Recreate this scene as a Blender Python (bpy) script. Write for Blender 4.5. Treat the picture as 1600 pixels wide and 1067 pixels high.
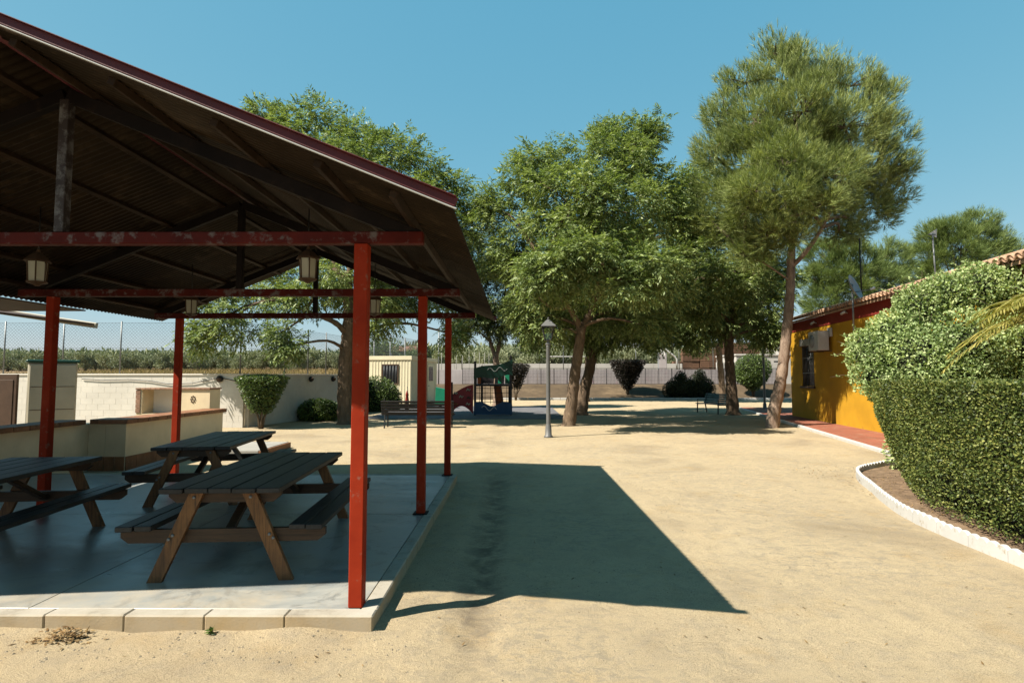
import bpy, math, random
import numpy as np
from mathutils import Vector, Matrix
for o in list(bpy.data.objects): bpy.data.objects.remove(o)
scn = bpy.context.scene
COL = scn.collection
R = math.radians
rng = np.random.default_rng(7)
random.seed(7)
# ------------------------------------------------------------------ camera
F = 889.0; CZ = 1.733
PITCH = math.atan(54.5/F); YAW = math.atan(6/F)
cam = bpy.data.cameras.new('camera'); camo = bpy.data.objects.new('camera', cam); COL.objects.link(camo)
cam.sensor_width = 36; cam.lens = 36*F/1600; cam.clip_start = .05; cam.clip_end = 6000
camo.location = (0, 0, CZ); camo.rotation_euler = (R(90)+PITCH, 0, YAW)
scn.camera = camo
# ------------------------------------------------------------------ sky, sun, exposure
LIGHT = Vector((2.03, 1.0, -2.75)).normalized()
ELEV = math.asin(-LIGHT.z); AZ = math.atan2(-LIGHT.x, -LIGHT.y)
world = bpy.data.worlds.new('World'); scn.world = world; world.use_nodes = True
wn = world.node_tree.nodes; wl = world.node_tree.links
bg = wn['Background']
sky = wn.new('ShaderNodeTexSky'); sky.sky_type = 'NISHITA'; sky.sun_disc = False
sky.sun_elevation = ELEV; sky.sun_rotation = AZ; sky.air_density = 1.0; sky.dust_density = .15; sky.ozone_density = 1.0
sep = wn.new('ShaderNodeSeparateColor'); com = wn.new('ShaderNodeCombineColor'); wl.new(sky.outputs[0], sep.inputs[0])
for ch, (gain, power) in enumerate(((.86, .79), (2.18, .35), (2.95, .23))):      # even teal of the whole dome
    pw = wn.new('ShaderNodeMath'); pw.operation = 'POWER'; pw.inputs[1].default_value = power; wl.new(sep.outputs[ch], pw.inputs[0])
    ml = wn.new('ShaderNodeMath'); ml.operation = 'MULTIPLY'; ml.inputs[1].default_value = gain; wl.new(pw.outputs[0], ml.inputs[0]); wl.new(ml.outputs[0], com.inputs[ch])
wl.new(com.outputs[0], bg.inputs[0]); bg.inputs[1].default_value = .06
sun = bpy.data.lights.new('sun', 'SUN'); sun.energy = 5.0; sun.angle = R(.5); sun.color = (1, .93, .82)
suno = bpy.data.objects.new('sun', sun); COL.objects.link(suno)
suno.rotation_euler = LIGHT.to_track_quat('-Z', 'Y').to_euler()
scn.view_settings.view_transform = 'Standard'; scn.view_settings.look = 'None'
scn.view_settings.exposure = 1.4; scn.view_settings.gamma = 1; scn.view_settings.use_curve_mapping = False

# ------------------------------------------------------------------ survey helper: where a sighted point stands
_wh = np.array([-math.sin(YAW), math.cos(YAW), 0]); _r = np.array([math.cos(YAW), math.sin(YAW), 0]); _z = np.array([0, 0, 1.])
_w = math.cos(PITCH)*_wh+math.sin(PITCH)*_z; _u = -math.sin(PITCH)*_wh+math.cos(PITCH)*_z
def at(px, py, Y):
    d = _w+(px-800)/F*_r+(533.5-py)/F*_u
    return np.array([0, 0, CZ])+d*Y/d[1]

# ------------------------------------------------------------------ materials
M = {}
ALB = .51       # the photograph is exposed for sunlit sand: tones below are written as they print, scaled to reflectances here
def nt(name):
    m = bpy.data.materials.new(name); m.use_nodes = True
    n = m.node_tree.nodes; l = m.node_tree.links
    return m, n, l, n['Principled BSDF']
def ramp(n, l, src, stops):
    r = n.new('ShaderNodeValToRGB'); e = r.color_ramp.elements
    while len(e) < len(stops): e.new(.5)
    for k, (p, c) in enumerate(stops): e[k].position = p; e[k].color = (*c, 1)
    l.new(src, r.inputs[0]); return r
def noise(n, l, co, scale, detail=4, rough=.55, stretch=None):
    t = n.new('ShaderNodeTexNoise'); t.inputs['Scale'].default_value = scale
    t.inputs['Detail'].default_value = detail; t.inputs['Roughness'].default_value = rough
    if stretch:
        mp = n.new('ShaderNodeMapping'); mp.inputs['Scale'].default_value = stretch
        l.new(co, mp.inputs[0]); co = mp.outputs[0]
    l.new(co, t.inputs['Vector']); return t
def pos(n): return n.new('ShaderNodeNewGeometry').outputs['Position']
def objco(n, l):
    tc = n.new('ShaderNodeTexCoord'); oi = n.new('ShaderNodeObjectInfo')
    a = n.new('ShaderNodeVectorMath'); a.operation = 'ADD'
    sc = n.new('ShaderNodeVectorMath'); sc.operation = 'SCALE'; sc.inputs['Scale'].default_value = 3.1
    l.new(oi.outputs['Location'], sc.inputs[0])
    l.new(tc.outputs['Object'], a.inputs[0]); l.new(sc.outputs[0], a.inputs[1]); return a.outputs[0]
def mixc(n, l, fac, a, b, mode='MIX'):
    m = n.new('ShaderNodeMix'); m.data_type = 'RGBA'; m.blend_type = mode
    for i, v in ((0, fac), (6, a), (7, b)):
        if hasattr(v, 'is_linked'): l.new(v, m.inputs[i])
        else: m.inputs[i].default_value = v if i == 0 else (*v, 1)
    return m.outputs[2]
def bump(n, l, h, strength, dist, b):
    bp = n.new('ShaderNodeBump'); bp.inputs['Strength'].default_value = strength; bp.inputs['Distance'].default_value = dist
    l.new(h, bp.inputs['Height']); l.new(bp.outputs[0], b.inputs['Normal'])
def plain(name, c, rough=.6, var=.12, scale=6, wear=None, wamt=.62, bs=.25, bd=.004, bscale=90, metal=0, spec=.25, stretch=None, obj=False, island=0):
    """a surface with uneven tone, optional worn patches and fine relief"""
    c = tuple(v*ALB for v in c); wear = tuple(v*ALB for v in wear) if wear else None
    m, n, l, b = nt(name)
    co = objco(n, l) if obj else pos(n)
    t = noise(n, l, co, scale, 5, .6, stretch)
    lo = tuple(v*(1-var*1.6) for v in c); hi = tuple(min(1, v*(1+var)) for v in c)
    col = ramp(n, l, t.outputs[0], [(.3, lo), (.7, hi)]).outputs[0]
    if island:
        g = n.new('ShaderNodeNewGeometry'); oi = n.new('ShaderNodeObjectInfo')
        rr = ramp(n, l, oi.outputs['Random'], [(0, (1-island,)*3), (1, (1,)*3)])
        col = mixc(n, l, 1.0, col, rr.outputs[0], 'MULTIPLY')
    if wear:
        t2 = noise(n, l, co, scale*2.7, 8, .7, stretch)
        f = ramp(n, l, t2.outputs[0], [(wamt-.05, (0, 0, 0)), (wamt+.06, (1, 1, 1))])
        col = mixc(n, l, f.outputs[0], col, wear)
    l.new(col, b.inputs['Base Color'])
    b.inputs['Roughness'].default_value = rough; b.inputs['Metallic'].default_value = metal
    b.inputs['Specular IOR Level'].default_value = spec
    if bs:
        t3 = noise(n, l, co, bscale, 4, .6, stretch); bump(n, l, t3.outputs[0], bs, bd, b)
    M[name] = m; return m
def leafmat(name, dark, mid, light, trans=.3, rough=.45, spec=.4, clump=.9):
    m, n, l, b = nt(name)
    g = n.new('ShaderNodeNewGeometry')
    r = ramp(n, l, g.outputs['Random Per Island'], [(0, dark), (.5, mid), (1, light)])
    t = noise(n, l, g.outputs['Position'], clump, 3)
    r2 = ramp(n, l, t.outputs[0], [(.3, (.72, .76, .7)), (.7, (1.18, 1.12, 1.0))])
    col = mixc(n, l, 1.0, r.outputs[0], r2.outputs[0], 'MULTIPLY')
    l.new(col, b.inputs['Base Color']); b.inputs['Roughness'].default_value = rough; b.inputs['Specular IOR Level'].default_value = spec
    tr = n.new('ShaderNodeBsdfTranslucent')
    tc = mixc(n, l, 1.0, col, (1.15, 1.25, .55), 'MULTIPLY'); l.new(tc, tr.inputs[0])
    mx = n.new('ShaderNodeMixShader'); mx.inputs[0].default_value = trans
    l.new(b.outputs[0], mx.inputs[1]); l.new(tr.outputs[0], mx.inputs[2]); l.new(mx.outputs[0], n['Material Output'].inputs[0])
    M[name] = m; return m
def sandmat():
    m, n, l, b = nt('sand')
    p = pos(n)
    a = noise(n, l, p, .55, 6, .62); a.inputs['Distortion'].default_value = .6
    c1 = ramp(n, l, a.outputs[0], [(.30, (.255, .200, .126)), (.45, (.34, .270, .168)), (.60, (.368, .292, .180)), (.78, (.382, .314, .205))]).outputs[0]
    d = noise(n, l, p, 4.5, 8, .72); d.inputs['Distortion'].default_value = .5
    c2 = mixc(n, l, ramp(n, l, d.outputs[0], [(.48, (0, 0, 0)), (.72, (.75, .75, .75))]).outputs[0], c1, (.245, .205, .145))
    o = noise(n, l, p, 1.7, 5, .6)
    c3 = mixc(n, l, ramp(n, l, o.outputs[0], [(.55, (0, 0, 0)), (.75, (.6, .6, .6))]).outputs[0], c2, (0.307, 0.212, 0.100))
    e = noise(n, l, p, 170, 3, .8)
    c4 = mixc(n, l, 1.0, c3, ramp(n, l, e.outputs[0], [(.34, (0.432, 0.415, 0.398)), (.5, (1, 1, 1)), (.68, (1.22, 1.22, 1.22))]).outputs[0], 'MULTIPLY')
    s = noise(n, l, p, 38, 2, .5)
    c5 = mixc(n, l, ramp(n, l, s.outputs[0], [(.70, (0, 0, 0)), (.76, (.6, .6, .6))]).outputs[0], c4, (0.124, 0.095, 0.062))
    sx = n.new('ShaderNodeSeparateXYZ'); l.new(p, sx.inputs[0])
    wlow = noise(n, l, p, .42, 3, .5); wfine = noise(n, l, p, 8.5, 11, .78, (1, 1.7, 1)); wfine.inputs['Distortion'].default_value = .7
    mk = n.new('ShaderNodeMath'); mk.operation = 'MULTIPLY'
    l.new(ramp(n, l, wlow.outputs[0], [(.40, (0, 0, 0)), (.58, (1, 1, 1))]).outputs[0], mk.inputs[0]); l.new(ramp(n, l, wfine.outputs[0], [(.50, (0, 0, 0)), (.57, (.8, .8, .8))]).outputs[0], mk.inputs[1])
    c5 = mixc(n, l, mk.outputs[0], c5, (.225, .188, .132))
    dr = n.new('ShaderNodeMath'); dr.operation = 'MULTIPLY_ADD'; dr.inputs[1].default_value = 1.0; dr.inputs[2].default_value = .30; l.new(sx.outputs[0], dr.inputs[0])
    ab = n.new('ShaderNodeMath'); ab.operation = 'ABSOLUTE'; l.new(dr.outputs[0], ab.inputs[0])
    dm_ = n.new('ShaderNodeMapRange'); dm_.inputs[1].default_value = .05; dm_.inputs[2].default_value = .24; dm_.inputs[3].default_value = 1; dm_.inputs[4].default_value = 0; l.new(ab.outputs[0], dm_.inputs[0])
    dy_ = n.new('ShaderNodeMapRange'); dy_.inputs[1].default_value = 3.2; dy_.inputs[2].default_value = 4.4; l.new(sx.outputs[1], dy_.inputs[0])
    dz_ = n.new('ShaderNodeMapRange'); dz_.inputs[1].default_value = 10.8; dz_.inputs[2].default_value = 9.8; l.new(sx.outputs[1], dz_.inputs[0])
    m1 = n.new('ShaderNodeMath'); m1.operation = 'MULTIPLY'; l.new(dm_.outputs[0], m1.inputs[0]); l.new(dy_.outputs[0], m1.inputs[1])
    m2 = n.new('ShaderNodeMath'); m2.operation = 'MULTIPLY'; l.new(m1.outputs[0], m2.inputs[0]); l.new(dz_.outputs[0], m2.inputs[1])
    m3 = n.new('ShaderNodeMath'); m3.operation = 'MULTIPLY'; l.new(m2.outputs[0], m3.inputs[0]); l.new(ramp(n, l, d.outputs[0], [(.38, (.1,)*3), (.6, (.85,)*3)]).outputs[0], m3.inputs[1])
    c5 = mixc(n, l, m3.outputs[0], c5, (.13, .10, .068))       # washed-out dirt under the eave
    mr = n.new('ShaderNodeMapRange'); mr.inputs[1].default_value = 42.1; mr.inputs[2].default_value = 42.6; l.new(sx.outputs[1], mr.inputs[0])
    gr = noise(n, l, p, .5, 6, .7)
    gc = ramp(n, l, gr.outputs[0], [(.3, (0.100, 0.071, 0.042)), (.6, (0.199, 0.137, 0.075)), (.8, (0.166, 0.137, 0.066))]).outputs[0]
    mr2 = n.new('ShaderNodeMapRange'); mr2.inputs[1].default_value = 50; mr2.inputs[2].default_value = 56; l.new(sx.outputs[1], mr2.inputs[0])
    bk = ramp(n, l, gr.outputs[0], [(.3, (.045, .032, .020)), (.55, (.085, .06, .036)), (.75, (.17, .12, .07))]).outputs[0]  # dark bank soil, deepened in colour to stand in for missing tree shade
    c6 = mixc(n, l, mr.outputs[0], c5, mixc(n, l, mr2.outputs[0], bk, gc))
    l.new(c6, b.inputs['Base Color']); b.inputs['Roughness'].default_value = .95; b.inputs['Specular IOR Level'].default_value = .15
    h1 = n.new('ShaderNodeMath'); h1.operation = 'MULTIPLY_ADD'; h1.inputs[1].default_value = .35
    l.new(e.outputs[0], h1.inputs[0]); l.new(d.outputs[0], h1.inputs[2])
    bump(n, l, h1.outputs[0], .9, .03, b)
    M['sand'] = m
sandmat()
def slabmat():
    m, n, l, b = nt('slab')
    p = pos(n)
    a = noise(n, l, p, 1.3, 7, .65, (1, 2.2, 1)); a.inputs['Distortion'].default_value = 1.2
    c = ramp(n, l, a.outputs[0], [(.28, (.115, .128, .126)), (.45, (.185, .193, .184)), (.7, (.27, .264, .235))]).outputs[0]
    d = noise(n, l, p, 9, 8, .75)
    c2 = mixc(n, l, ramp(n, l, d.outputs[0], [(.52, (0, 0, 0)), (.75, (.5, .5, .5))]).outputs[0], c, (0.257, 0.237, 0.187))
    st1 = noise(n, l, p, 2.6, 9, .72); st1.inputs['Distortion'].default_value = 1.5
    c2 = mixc(n, l, ramp(n, l, st1.outputs[0], [(.53, (0, 0, 0)), (.60, (.55, .55, .55)), (.72, (.75, .75, .75))]).outputs[0], c2, (.105, .105, .098))
    st2 = noise(n, l, p, 1.1, 8, .7); sy = n.new('ShaderNodeSeparateXYZ'); l.new(p, sy.inputs[0])
    yr = n.new('ShaderNodeMapRange'); yr.inputs[1].default_value = 5.6; yr.inputs[2].default_value = 4.05; l.new(sy.outputs[1], yr.inputs[0])
    sm_ = n.new('ShaderNodeMath'); sm_.operation = 'MULTIPLY'; l.new(yr.outputs[0], sm_.inputs[0]); l.new(ramp(n, l, st2.outputs[0], [(.42, (0, 0, 0)), (.62, (.9, .9, .9))]).outputs[0], sm_.inputs[1])
    c2 = mixc(n, l, sm_.outputs[0], c2, (.33, .275, .195))       # blown sand along the open front
    l.new(c2, b.inputs['Base Color'])
    r = ramp(n, l, a.outputs[0], [(.3, (.26,)*3), (.7, (.46,)*3)]); l.new(r.outputs[0], b.inputs['Roughness'])
    b.inputs['Specular IOR Level'].default_value = .55
    bump(n, l, d.outputs[0], .2, .006, b); M['slab'] = m
slabmat()
def kerbmat():
    m, n, l, b = nt('kerb')
    p = pos(n); t = noise(n, l, p, 3.2, 7, .65)
    c = ramp(n, l, t.outputs[0], [(.3, (.145, .125, .095)), (.46, (.25, .225, .178)), (.7, (.30, .277, .23))]).outputs[0]
    g = n.new('ShaderNodeNewGeometry'); sx = n.new('ShaderNodeSeparateXYZ'); l.new(g.outputs['Normal'], sx.inputs[0])
    v = n.new('ShaderNodeMath'); v.operation = 'SUBTRACT'; v.inputs[0].default_value = 1; l.new(sx.outputs[2], v.inputs[1])
    t2 = noise(n, l, p, 2.1, 5, .7); v2 = n.new('ShaderNodeMath'); v2.operation = 'MULTIPLY'; l.new(v.outputs[0], v2.inputs[0])
    l.new(ramp(n, l, t2.outputs[0], [(.3, (.35,)*3), (.7, (.95,)*3)]).outputs[0], v2.inputs[1])
    c2 = mixc(n, l, v2.outputs[0], c, (.31, .212, .098))        # sand-stained sides
    l.new(c2, b.inputs['Base Color']); b.inputs['Roughness'].default_value = .85
    t3 = noise(n, l, p, 70, 5, .7); bump(n, l, t3.outputs[0], .4, .006, b); M['kerb'] = m
kerbmat()
def woodmat(name, base, dark, axis):
    m, n, l, b = nt(name); co = objco(n, l)
    st = [14, 14, 14]; st[axis] = .9
    t = noise(n, l, co, 3.0, 8, .7, tuple(st)); t.inputs['Distortion'].default_value = .8
    c = ramp(n, l, t.outputs[0], [(.3, dark), (.52, base), (.72, tuple(v*1.35 for v in base))]).outputs[0]
    t2 = noise(n, l, co, 2.2, 5, .6)
    c2 = mixc(n, l, 1.0, c, ramp(n, l, t2.outputs[0], [(.3, (.45, .42, .40)), (.65, (1.1, 1.08, 1.05))]).outputs[0], 'MULTIPLY')
    l.new(c2, b.inputs['Base Color']); b.inputs['Roughness'].default_value = .5; b.inputs['Specular IOR Level'].default_value = .3
    bump(n, l, t.outputs[0], .5, .006, b); M[name] = m
woodmat('table_leg_wood', (.15, .07, .024), (.03, .016, .009), 2)
woodmat('table_top_wood', (.022, .024, .025), (.007, .0075, .008), 1)
woodmat('table_beam_wood', (.045, .025, .013), (.013, .009, .006), 0)
def barkmat(name, a, c, vs=5):
    m, n, l, b = nt(name); p = pos(n)
    t = noise(n, l, p, vs, 8, .75, (1, 1, .35)); t.inputs['Distortion'].default_value = 1.4
    col = ramp(n, l, t.outputs[0], [(.32, a), (.62, c), (.8, tuple(v*1.35 for v in c))]).outputs[0]
    l.new(col, b.inputs['Base Color']); b.inputs['Roughness'].default_value = .9; b.inputs['Specular IOR Level'].default_value = .2
    bump(n, l, t.outputs[0], .9, .05, b); M[name] = m
barkmat('ash_bark', (.05, .034, .022), (.15, .105, .068), 6)
barkmat('pine_bark', (.09, .055, .038), (.25, .185, .135), 5)
barkmat('twig_bark', (.05, .038, .026), (.13, .10, .07), 8)
def redpaint():
    m, n, l, b = nt('red_steel'); p = pos(n)
    t = noise(n, l, p, 2.2, 6, .65)
    c = ramp(n, l, t.outputs[0], [(.3, (.175, .016, .006)), (.55, (.225, .023, .008)), (.75, (.27, .042, .018))]).outputs[0]
    t2 = noise(n, l, p, 9, 9, .75)
    c2 = mixc(n, l, ramp(n, l, t2.outputs[0], [(.585, (0, 0, 0)), (.64, (.8, .8, .8))]).outputs[0], c, (0.185, 0.088, 0.062))
    l.new(c2, b.inputs['Base Color']); b.inputs['Roughness'].default_value = .55; b.inputs['Specular IOR Level'].default_value = .05
    t3 = noise(n, l, p, 160, 3); bump(n, l, t3.outputs[0], .12, .003, b); M['red_steel'] = m
redpaint()
plain('peeling_red', (.115, .013, .008), .6, .25, 3, wear=(.20, .165, .16), wamt=.59, bscale=60, spec=.1)
plain('peeling_dark', (.05, .035, .032), .55, .25, 3, wear=(.20, .19, .19), wamt=.53, bscale=60)
plain('dark_steel', (.015, .010, .009), .6, .3, 3, wear=(.03, .018, .012), wamt=.62, spec=.1)
plain('purlin_steel', (.05, .03, .018), .6, .3, 3, wear=(.08, .05, .03), wamt=.6, spec=.1)
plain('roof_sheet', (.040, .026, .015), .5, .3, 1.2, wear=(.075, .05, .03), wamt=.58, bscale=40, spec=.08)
plain('maroon_flashing', (.12, .02, .024), .5, .15, 3)
plain('white_trim', (.78, .78, .76), .5, .06, 3)
plain('cream_paint', (1.15, .93, .60), .7, .1, 1.5, wear=(.68, .55, .36), wamt=.68)
plain('block_white', (1.02, .95, .82), .8, .07, 1.2, wear=(.85, .76, .60), wamt=.66, bs=.4, bscale=45, island=.05)
plain('mortar', (.98, .90, .76), .9, .12, 4)
plain('terracotta', (.44, .19, .085), .6, .2, 5, wear=(.50, .30, .17), wamt=.62, island=.3)
plain('brick_trim', (.52, .30, .19), .75, .18, 6, island=.3)
plain('white_plaster', (1.3, 1.26, 1.18), .8, .05, 2)
plain('yellow_wall', (.76, .40, .02), .8, .11, 1.1, wear=(.62, .32, .035), wamt=.63, bs=.35, bscale=30)
plain('red_frieze', (.31, .035, .02), .75, .15, 1.5, wear=(.42, .12, .07), wamt=.7)
plain('roof_tile', (.72, .44, .27), .8, .22, 3, wear=(.46, .36, .25), wamt=.58, island=.35, bscale=60)
plain('red_paving', (.40, .14, .085), .8, .14, 1.5, wear=(.42, .26, .17), wamt=.6)
plain('white_paint', (.74, .72, .67), .65, .05, 4, wear=(.52, .44, .32), wamt=.62, bs=.3, bscale=50)
plain('soil', (.30, .20, .12), .95, .3, 6, bs=.9, bd=.03, bscale=30)
plain('rubber_mat', (.20, .195, .205), .9, .12, 3)
plain('lamp_grey', (.22, .215, .205), .5, .1, 4, metal=.2)
plain('dark_metal', (.03, .03, .03), .5, .2, 5)
plain('galvanised', (.30, .31, .31), .5, .12, 5, metal=.5)
plain('bench_dark', (.016, .015, .015), .6, .25, 6)
plain('bench_teal', (.06, .15, .15), .5, .2, 6)
plain('play_red', (.36, .025, .035), .4, .08, 3)
plain('play_green', (.012, .075, .05), .4, .08, 3)
plain('play_bright_green', (.02, .30, .16), .4, .08, 3)
plain('play_blue', (.012, .09, .22), .4, .08, 3)
plain('play_post', (.035, .032, .036), .5, .15, 3)
plain('play_orange', (.50, .13, .03), .5, .1, 3)
plain('rope', (.06, .055, .05), .8, .1, 5)
plain('slide_steel', (.62, .58, .55), .35, .05, 3, metal=.3)
plain('cabin_cream', (1.1, .98, .68), .6, .05, 1.5)
plain('window_dark', (.02, .022, .025), .12, .1, 3, bs=0)
plain('frame_brown', (.12, .068, .04), .6, .15, 4)
plain('plastic_beige', (.62, .56, .42), .5, .06, 3)
plain('green_plastic', (.02, .09, .065), .45, .1, 3)
plain('ac_white', (.74, .74, .72), .5, .05, 3)
plain('dish_grey', (.42, .43, .44), .45, .06, 3, metal=.3)
plain('court_wall', (.62, .55, .54), .8, .1, .8, wear=(.60, .40, .45), wamt=.64)
plain('far_white', (.70, .66, .60), .8, .08, .6)
plain('pallet_brown', (.30, .165, .10), .85, .2, .8, island=.4)
plain('stone_grey', (.35, .29, .20), .9, .25, 30)
plain('hedge_core', (.022, .028, .012), 1, .2, 5)  # near-black surface for the added cores that stop light inside foliage
plain('concrete', (.46, .44, .39), .85, .1, 2)
plain('hydrant_red', (.35, .05, .03), .5, .1, 3)
plain('blue_band', (.03, .12, .38), .5, .1, 3)
plain('far_roof', (.30, .16, .11), .8, .15, 1)
leafmat('ash_leaf', (0.064, 0.098, 0.032), (0.158, 0.208, 0.076), (0.29, 0.34, 0.155), .30, .5, .25)
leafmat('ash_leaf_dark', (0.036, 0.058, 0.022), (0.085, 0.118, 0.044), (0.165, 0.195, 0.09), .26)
leafmat('pine_needle', (0.055, 0.085, 0.026), (0.18, 0.225, 0.07), (0.36, 0.4, 0.16), .22, .55, .25)
leafmat('far_pine', (0.065, 0.1, 0.03), (0.125, 0.175, 0.055), (0.2, 0.25, 0.085), .2, .6, .2, .5)
leafmat('hedge_leaf', (0.022, 0.037, 0.01), (0.074, 0.104, 0.026), (0.2, 0.21, 0.062), .18, .5, .22, 1.6)
leafmat('shrub_leaf', (0.12, 0.18, 0.065), (0.27, 0.35, 0.15), (0.45, 0.51, 0.27), .30, .5, .22, 1.3)
leafmat('clipped_leaf', (0.025, 0.05, 0.013), (0.07, 0.115, 0.028), (0.14, 0.19, 0.05), .22, .45, .4, 1.5)
leafmat('dark_leaf', (0.010, 0.016, 0.008), (0.022, 0.030, 0.012), (0.040, 0.050, 0.020), .12, .5, .3, 1.5)
leafmat('plum_leaf', (0.01, 0.01, 0.008), (0.024, 0.022, 0.018), (0.05, 0.036, 0.034), .15, .5, .3, 1.5)
leafmat('palm_leaf', (0.120, 0.128, 0.022), (0.225, 0.203, 0.045), (0.315, 0.270, 0.083), .3, .45, .4, 2)
leafmat('olive_leaf', (0.1, 0.118, 0.07), (0.19, 0.21, 0.13), (0.29, 0.31, 0.21), .15, .6, .2, .3)
leafmat('dry_grass', (0.154, 0.108, 0.049), (0.252, 0.182, 0.091), (0.336, 0.259, 0.140), .25, .7, .1, 1)
leafmat('litter', (0.070, 0.042, 0.021), (0.168, 0.105, 0.049), (0.294, 0.210, 0.112), .1, .8, .1, 3)
def glassmat():
    m, n, l, b = nt('lantern_glass'); b.inputs['Base Color'].default_value = (.62, .60, .50, 1); b.inputs['Roughness'].default_value = .35
    b.inputs['Transmission Weight'].default_value = .55; b.inputs['IOR'].default_value = 1.2; M['lantern_glass'] = m
glassmat()

# ------------------------------------------------------------------ mesh helpers
def tag(o, label=None, cat=None, group=None, kind=None):
    for k, v in (('label', label), ('category', cat), ('group', group), ('kind', kind)):
        if v: o[k] = v
    return o
def empty(name, loc, label, cat, group=None, rz=0):
    o = bpy.data.objects.new(name, None); COL.objects.link(o); o.empty_display_size = .2
    o.location = [float(v) for v in loc]; o.rotation_euler = (0, 0, rz); return tag(o, label, cat, group)
def link(name, me, mat, parent=None, loc=(0, 0, 0), rot=(0, 0, 0)):
    o = bpy.data.objects.new(name, me); COL.objects.link(o)
    if mat and not me.materials: me.materials.append(M[mat])
    o.location = [float(v) for v in loc]; o.rotation_euler = rot; o.parent = parent; return o
def fastmesh(name, V, Q, smooth=False):
    me = bpy.data.meshes.new(name); V = np.asarray(V, np.float32); Q = np.asarray(Q, np.int32); k = Q.shape[1]
    me.vertices.add(len(V)); me.vertices.foreach_set('co', V.ravel())
    me.loops.add(Q.size); me.loops.foreach_set('vertex_index', Q.ravel())
    me.polygons.add(len(Q)); me.polygons.foreach_set('loop_start', np.arange(0, Q.size, k, dtype=np.int32))
    if smooth: me.polygons.foreach_set('use_smooth', np.ones(len(Q), bool))
    me.update(calc_edges=True); return me
class MB:
    def __init__(s): s.v = []; s.f = []; s.sm = []
    def add(s, vs, fs, smooth=False):
        b = len(s.v); s.v += [tuple(float(c) for c in v) for v in vs]
        s.f += [tuple(b+i for i in f) for f in fs]; s.sm += [smooth]*len(fs); return s
    def box(s, lo, hi, ch=.0, M4=None):
        """box with chamfered edges"""
        lo = np.array(lo, float); hi = np.array(hi, float); c = (lo+hi)/2; h = (hi-lo)/2; ch = min(ch, *(h*.6))
        if ch <= 0:
            vs = [c+h*np.array(q) for q in ((-1,-1,-1),(1,-1,-1),(1,1,-1),(-1,1,-1),(-1,-1,1),(1,-1,1),(1,1,1),(-1,1,1))]
            fs = [(0,3,2,1),(4,5,6,7),(0,1,5,4),(1,2,6,5),(2,3,7,6),(3,0,4,7)]
        else:
            vs = []; idx = {}
            for sx in (-1, 1):
                for sy in (-1, 1):
                    for sz in (-1, 1):
                        sg = np.array((sx, sy, sz))
                        for a in range(3):
                            e = h.copy()-ch; e[a] = h[a]; idx[(sx, sy, sz, a)] = len(vs); vs.append(c+sg*e)
            fs = []
            for a in range(3):
                b_, c_ = (a+1) % 3, (a+2) % 3
                for sg in (-1, 1):
                    q = []
                    for sb, sc in ((-1,-1),(1,-1),(1,1),(-1,1)):
                        k = [0,0,0]; k[a] = sg; k[b_] = sb; k[c_] = sc; q.append(idx[(*k, a)])
                    fs.append(tuple(q if sg > 0 else q[::-1]))
                for sb in (-1, 1):
                    for sc in (-1, 1):
                        q = []
                        for sa, ax in ((-1, b_), (1, b_), (1, c_), (-1, c_)):
                            k = [0,0,0]; k[a] = sa; k[b_] = sb; k[c_] = sc; q.append(idx[(*k, ax)])
                        fs.append(tuple(q if sb*sc < 0 else q[::-1]))
            for sx in (-1, 1):
                for sy in (-1, 1):
                    for sz in (-1, 1):
                        q = [idx[(sx, sy, sz, a)] for a in range(3)]
                        fs.append(tuple(q if sx*sy*sz > 0 else q[::-1]))
        if M4 is not None: vs = [tuple(M4 @ Vector(v)) for v in vs]
        return s.add(vs, fs)
    def bar(s, a, b, w, h, ch=.0, up=(0, 0, 1)):
        """a bar of section w x h from a to b"""
        a = Vector([float(q) for q in a]); b = Vector([float(q) for q in b]); d = b-a; L = d.length; d.normalize(); up = Vector(up)
        if abs(d.dot(up)) > .98: up = Vector((0, 1, 0))
        x = d.cross(up).normalized(); y = x.cross(d)
        m = Matrix((x, d, y)).transposed().to_4x4(); m.translation = a
        return s.box((-w/2, 0, -h/2), (w/2, L, h/2), ch, m)
    def tube(s, pts, rad, n=8, cap=True):
        pts = [Vector([float(q) for q in p]) for p in pts]; rad = rad if hasattr(rad, '__len__') else [rad]*len(pts)
        vs = []; fs = []; ref = Vector((.31, .87, .11))
        for i, p in enumerate(pts):
            t = (pts[min(i+1, len(pts)-1)]-pts[max(i-1, 0)])
            if t.length < 1e-6: t = Vector((0, 0, 1))
            t.normalize()
            if abs(t.dot(ref)) > .95: ref = Vector((1, 0, 0))
            x = t.cross(ref).normalized(); y = x.cross(t)
            for k in range(n):
                a = 2*math.pi*k/n; vs.append(p+(x*math.cos(a)+y*math.sin(a))*rad[i])
        for i in range(len(pts)-1):
            for k in range(n): fs.append((i*n+k, i*n+(k+1) % n, (i+1)*n+(k+1) % n, (i+1)*n+k))
        if cap: fs.append(tuple(range(n-1, -1, -1))); fs.append(tuple((len(pts)-1)*n+k for k in range(n)))
        return s.add(vs, fs, True)
    def lathe(s, prof, n=16, c=(0, 0, 0), smooth=True):
        vs = []; fs = []
        for r, z in prof:
            for k in range(n): a = 2*math.pi*k/n; vs.append((c[0]+r*math.cos(a), c[1]+r*math.sin(a), c[2]+z))
        for i in range(len(prof)-1):
            for k in range(n): fs.append((i*n+k, i*n+(k+1) % n, (i+1)*n+(k+1) % n, (i+1)*n+k))
        fs.append(tuple(range(n-1, -1, -1))); fs.append(tuple((len(prof)-1)*n+k for k in range(n)))
        return s.add(vs, fs, smooth)
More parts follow.
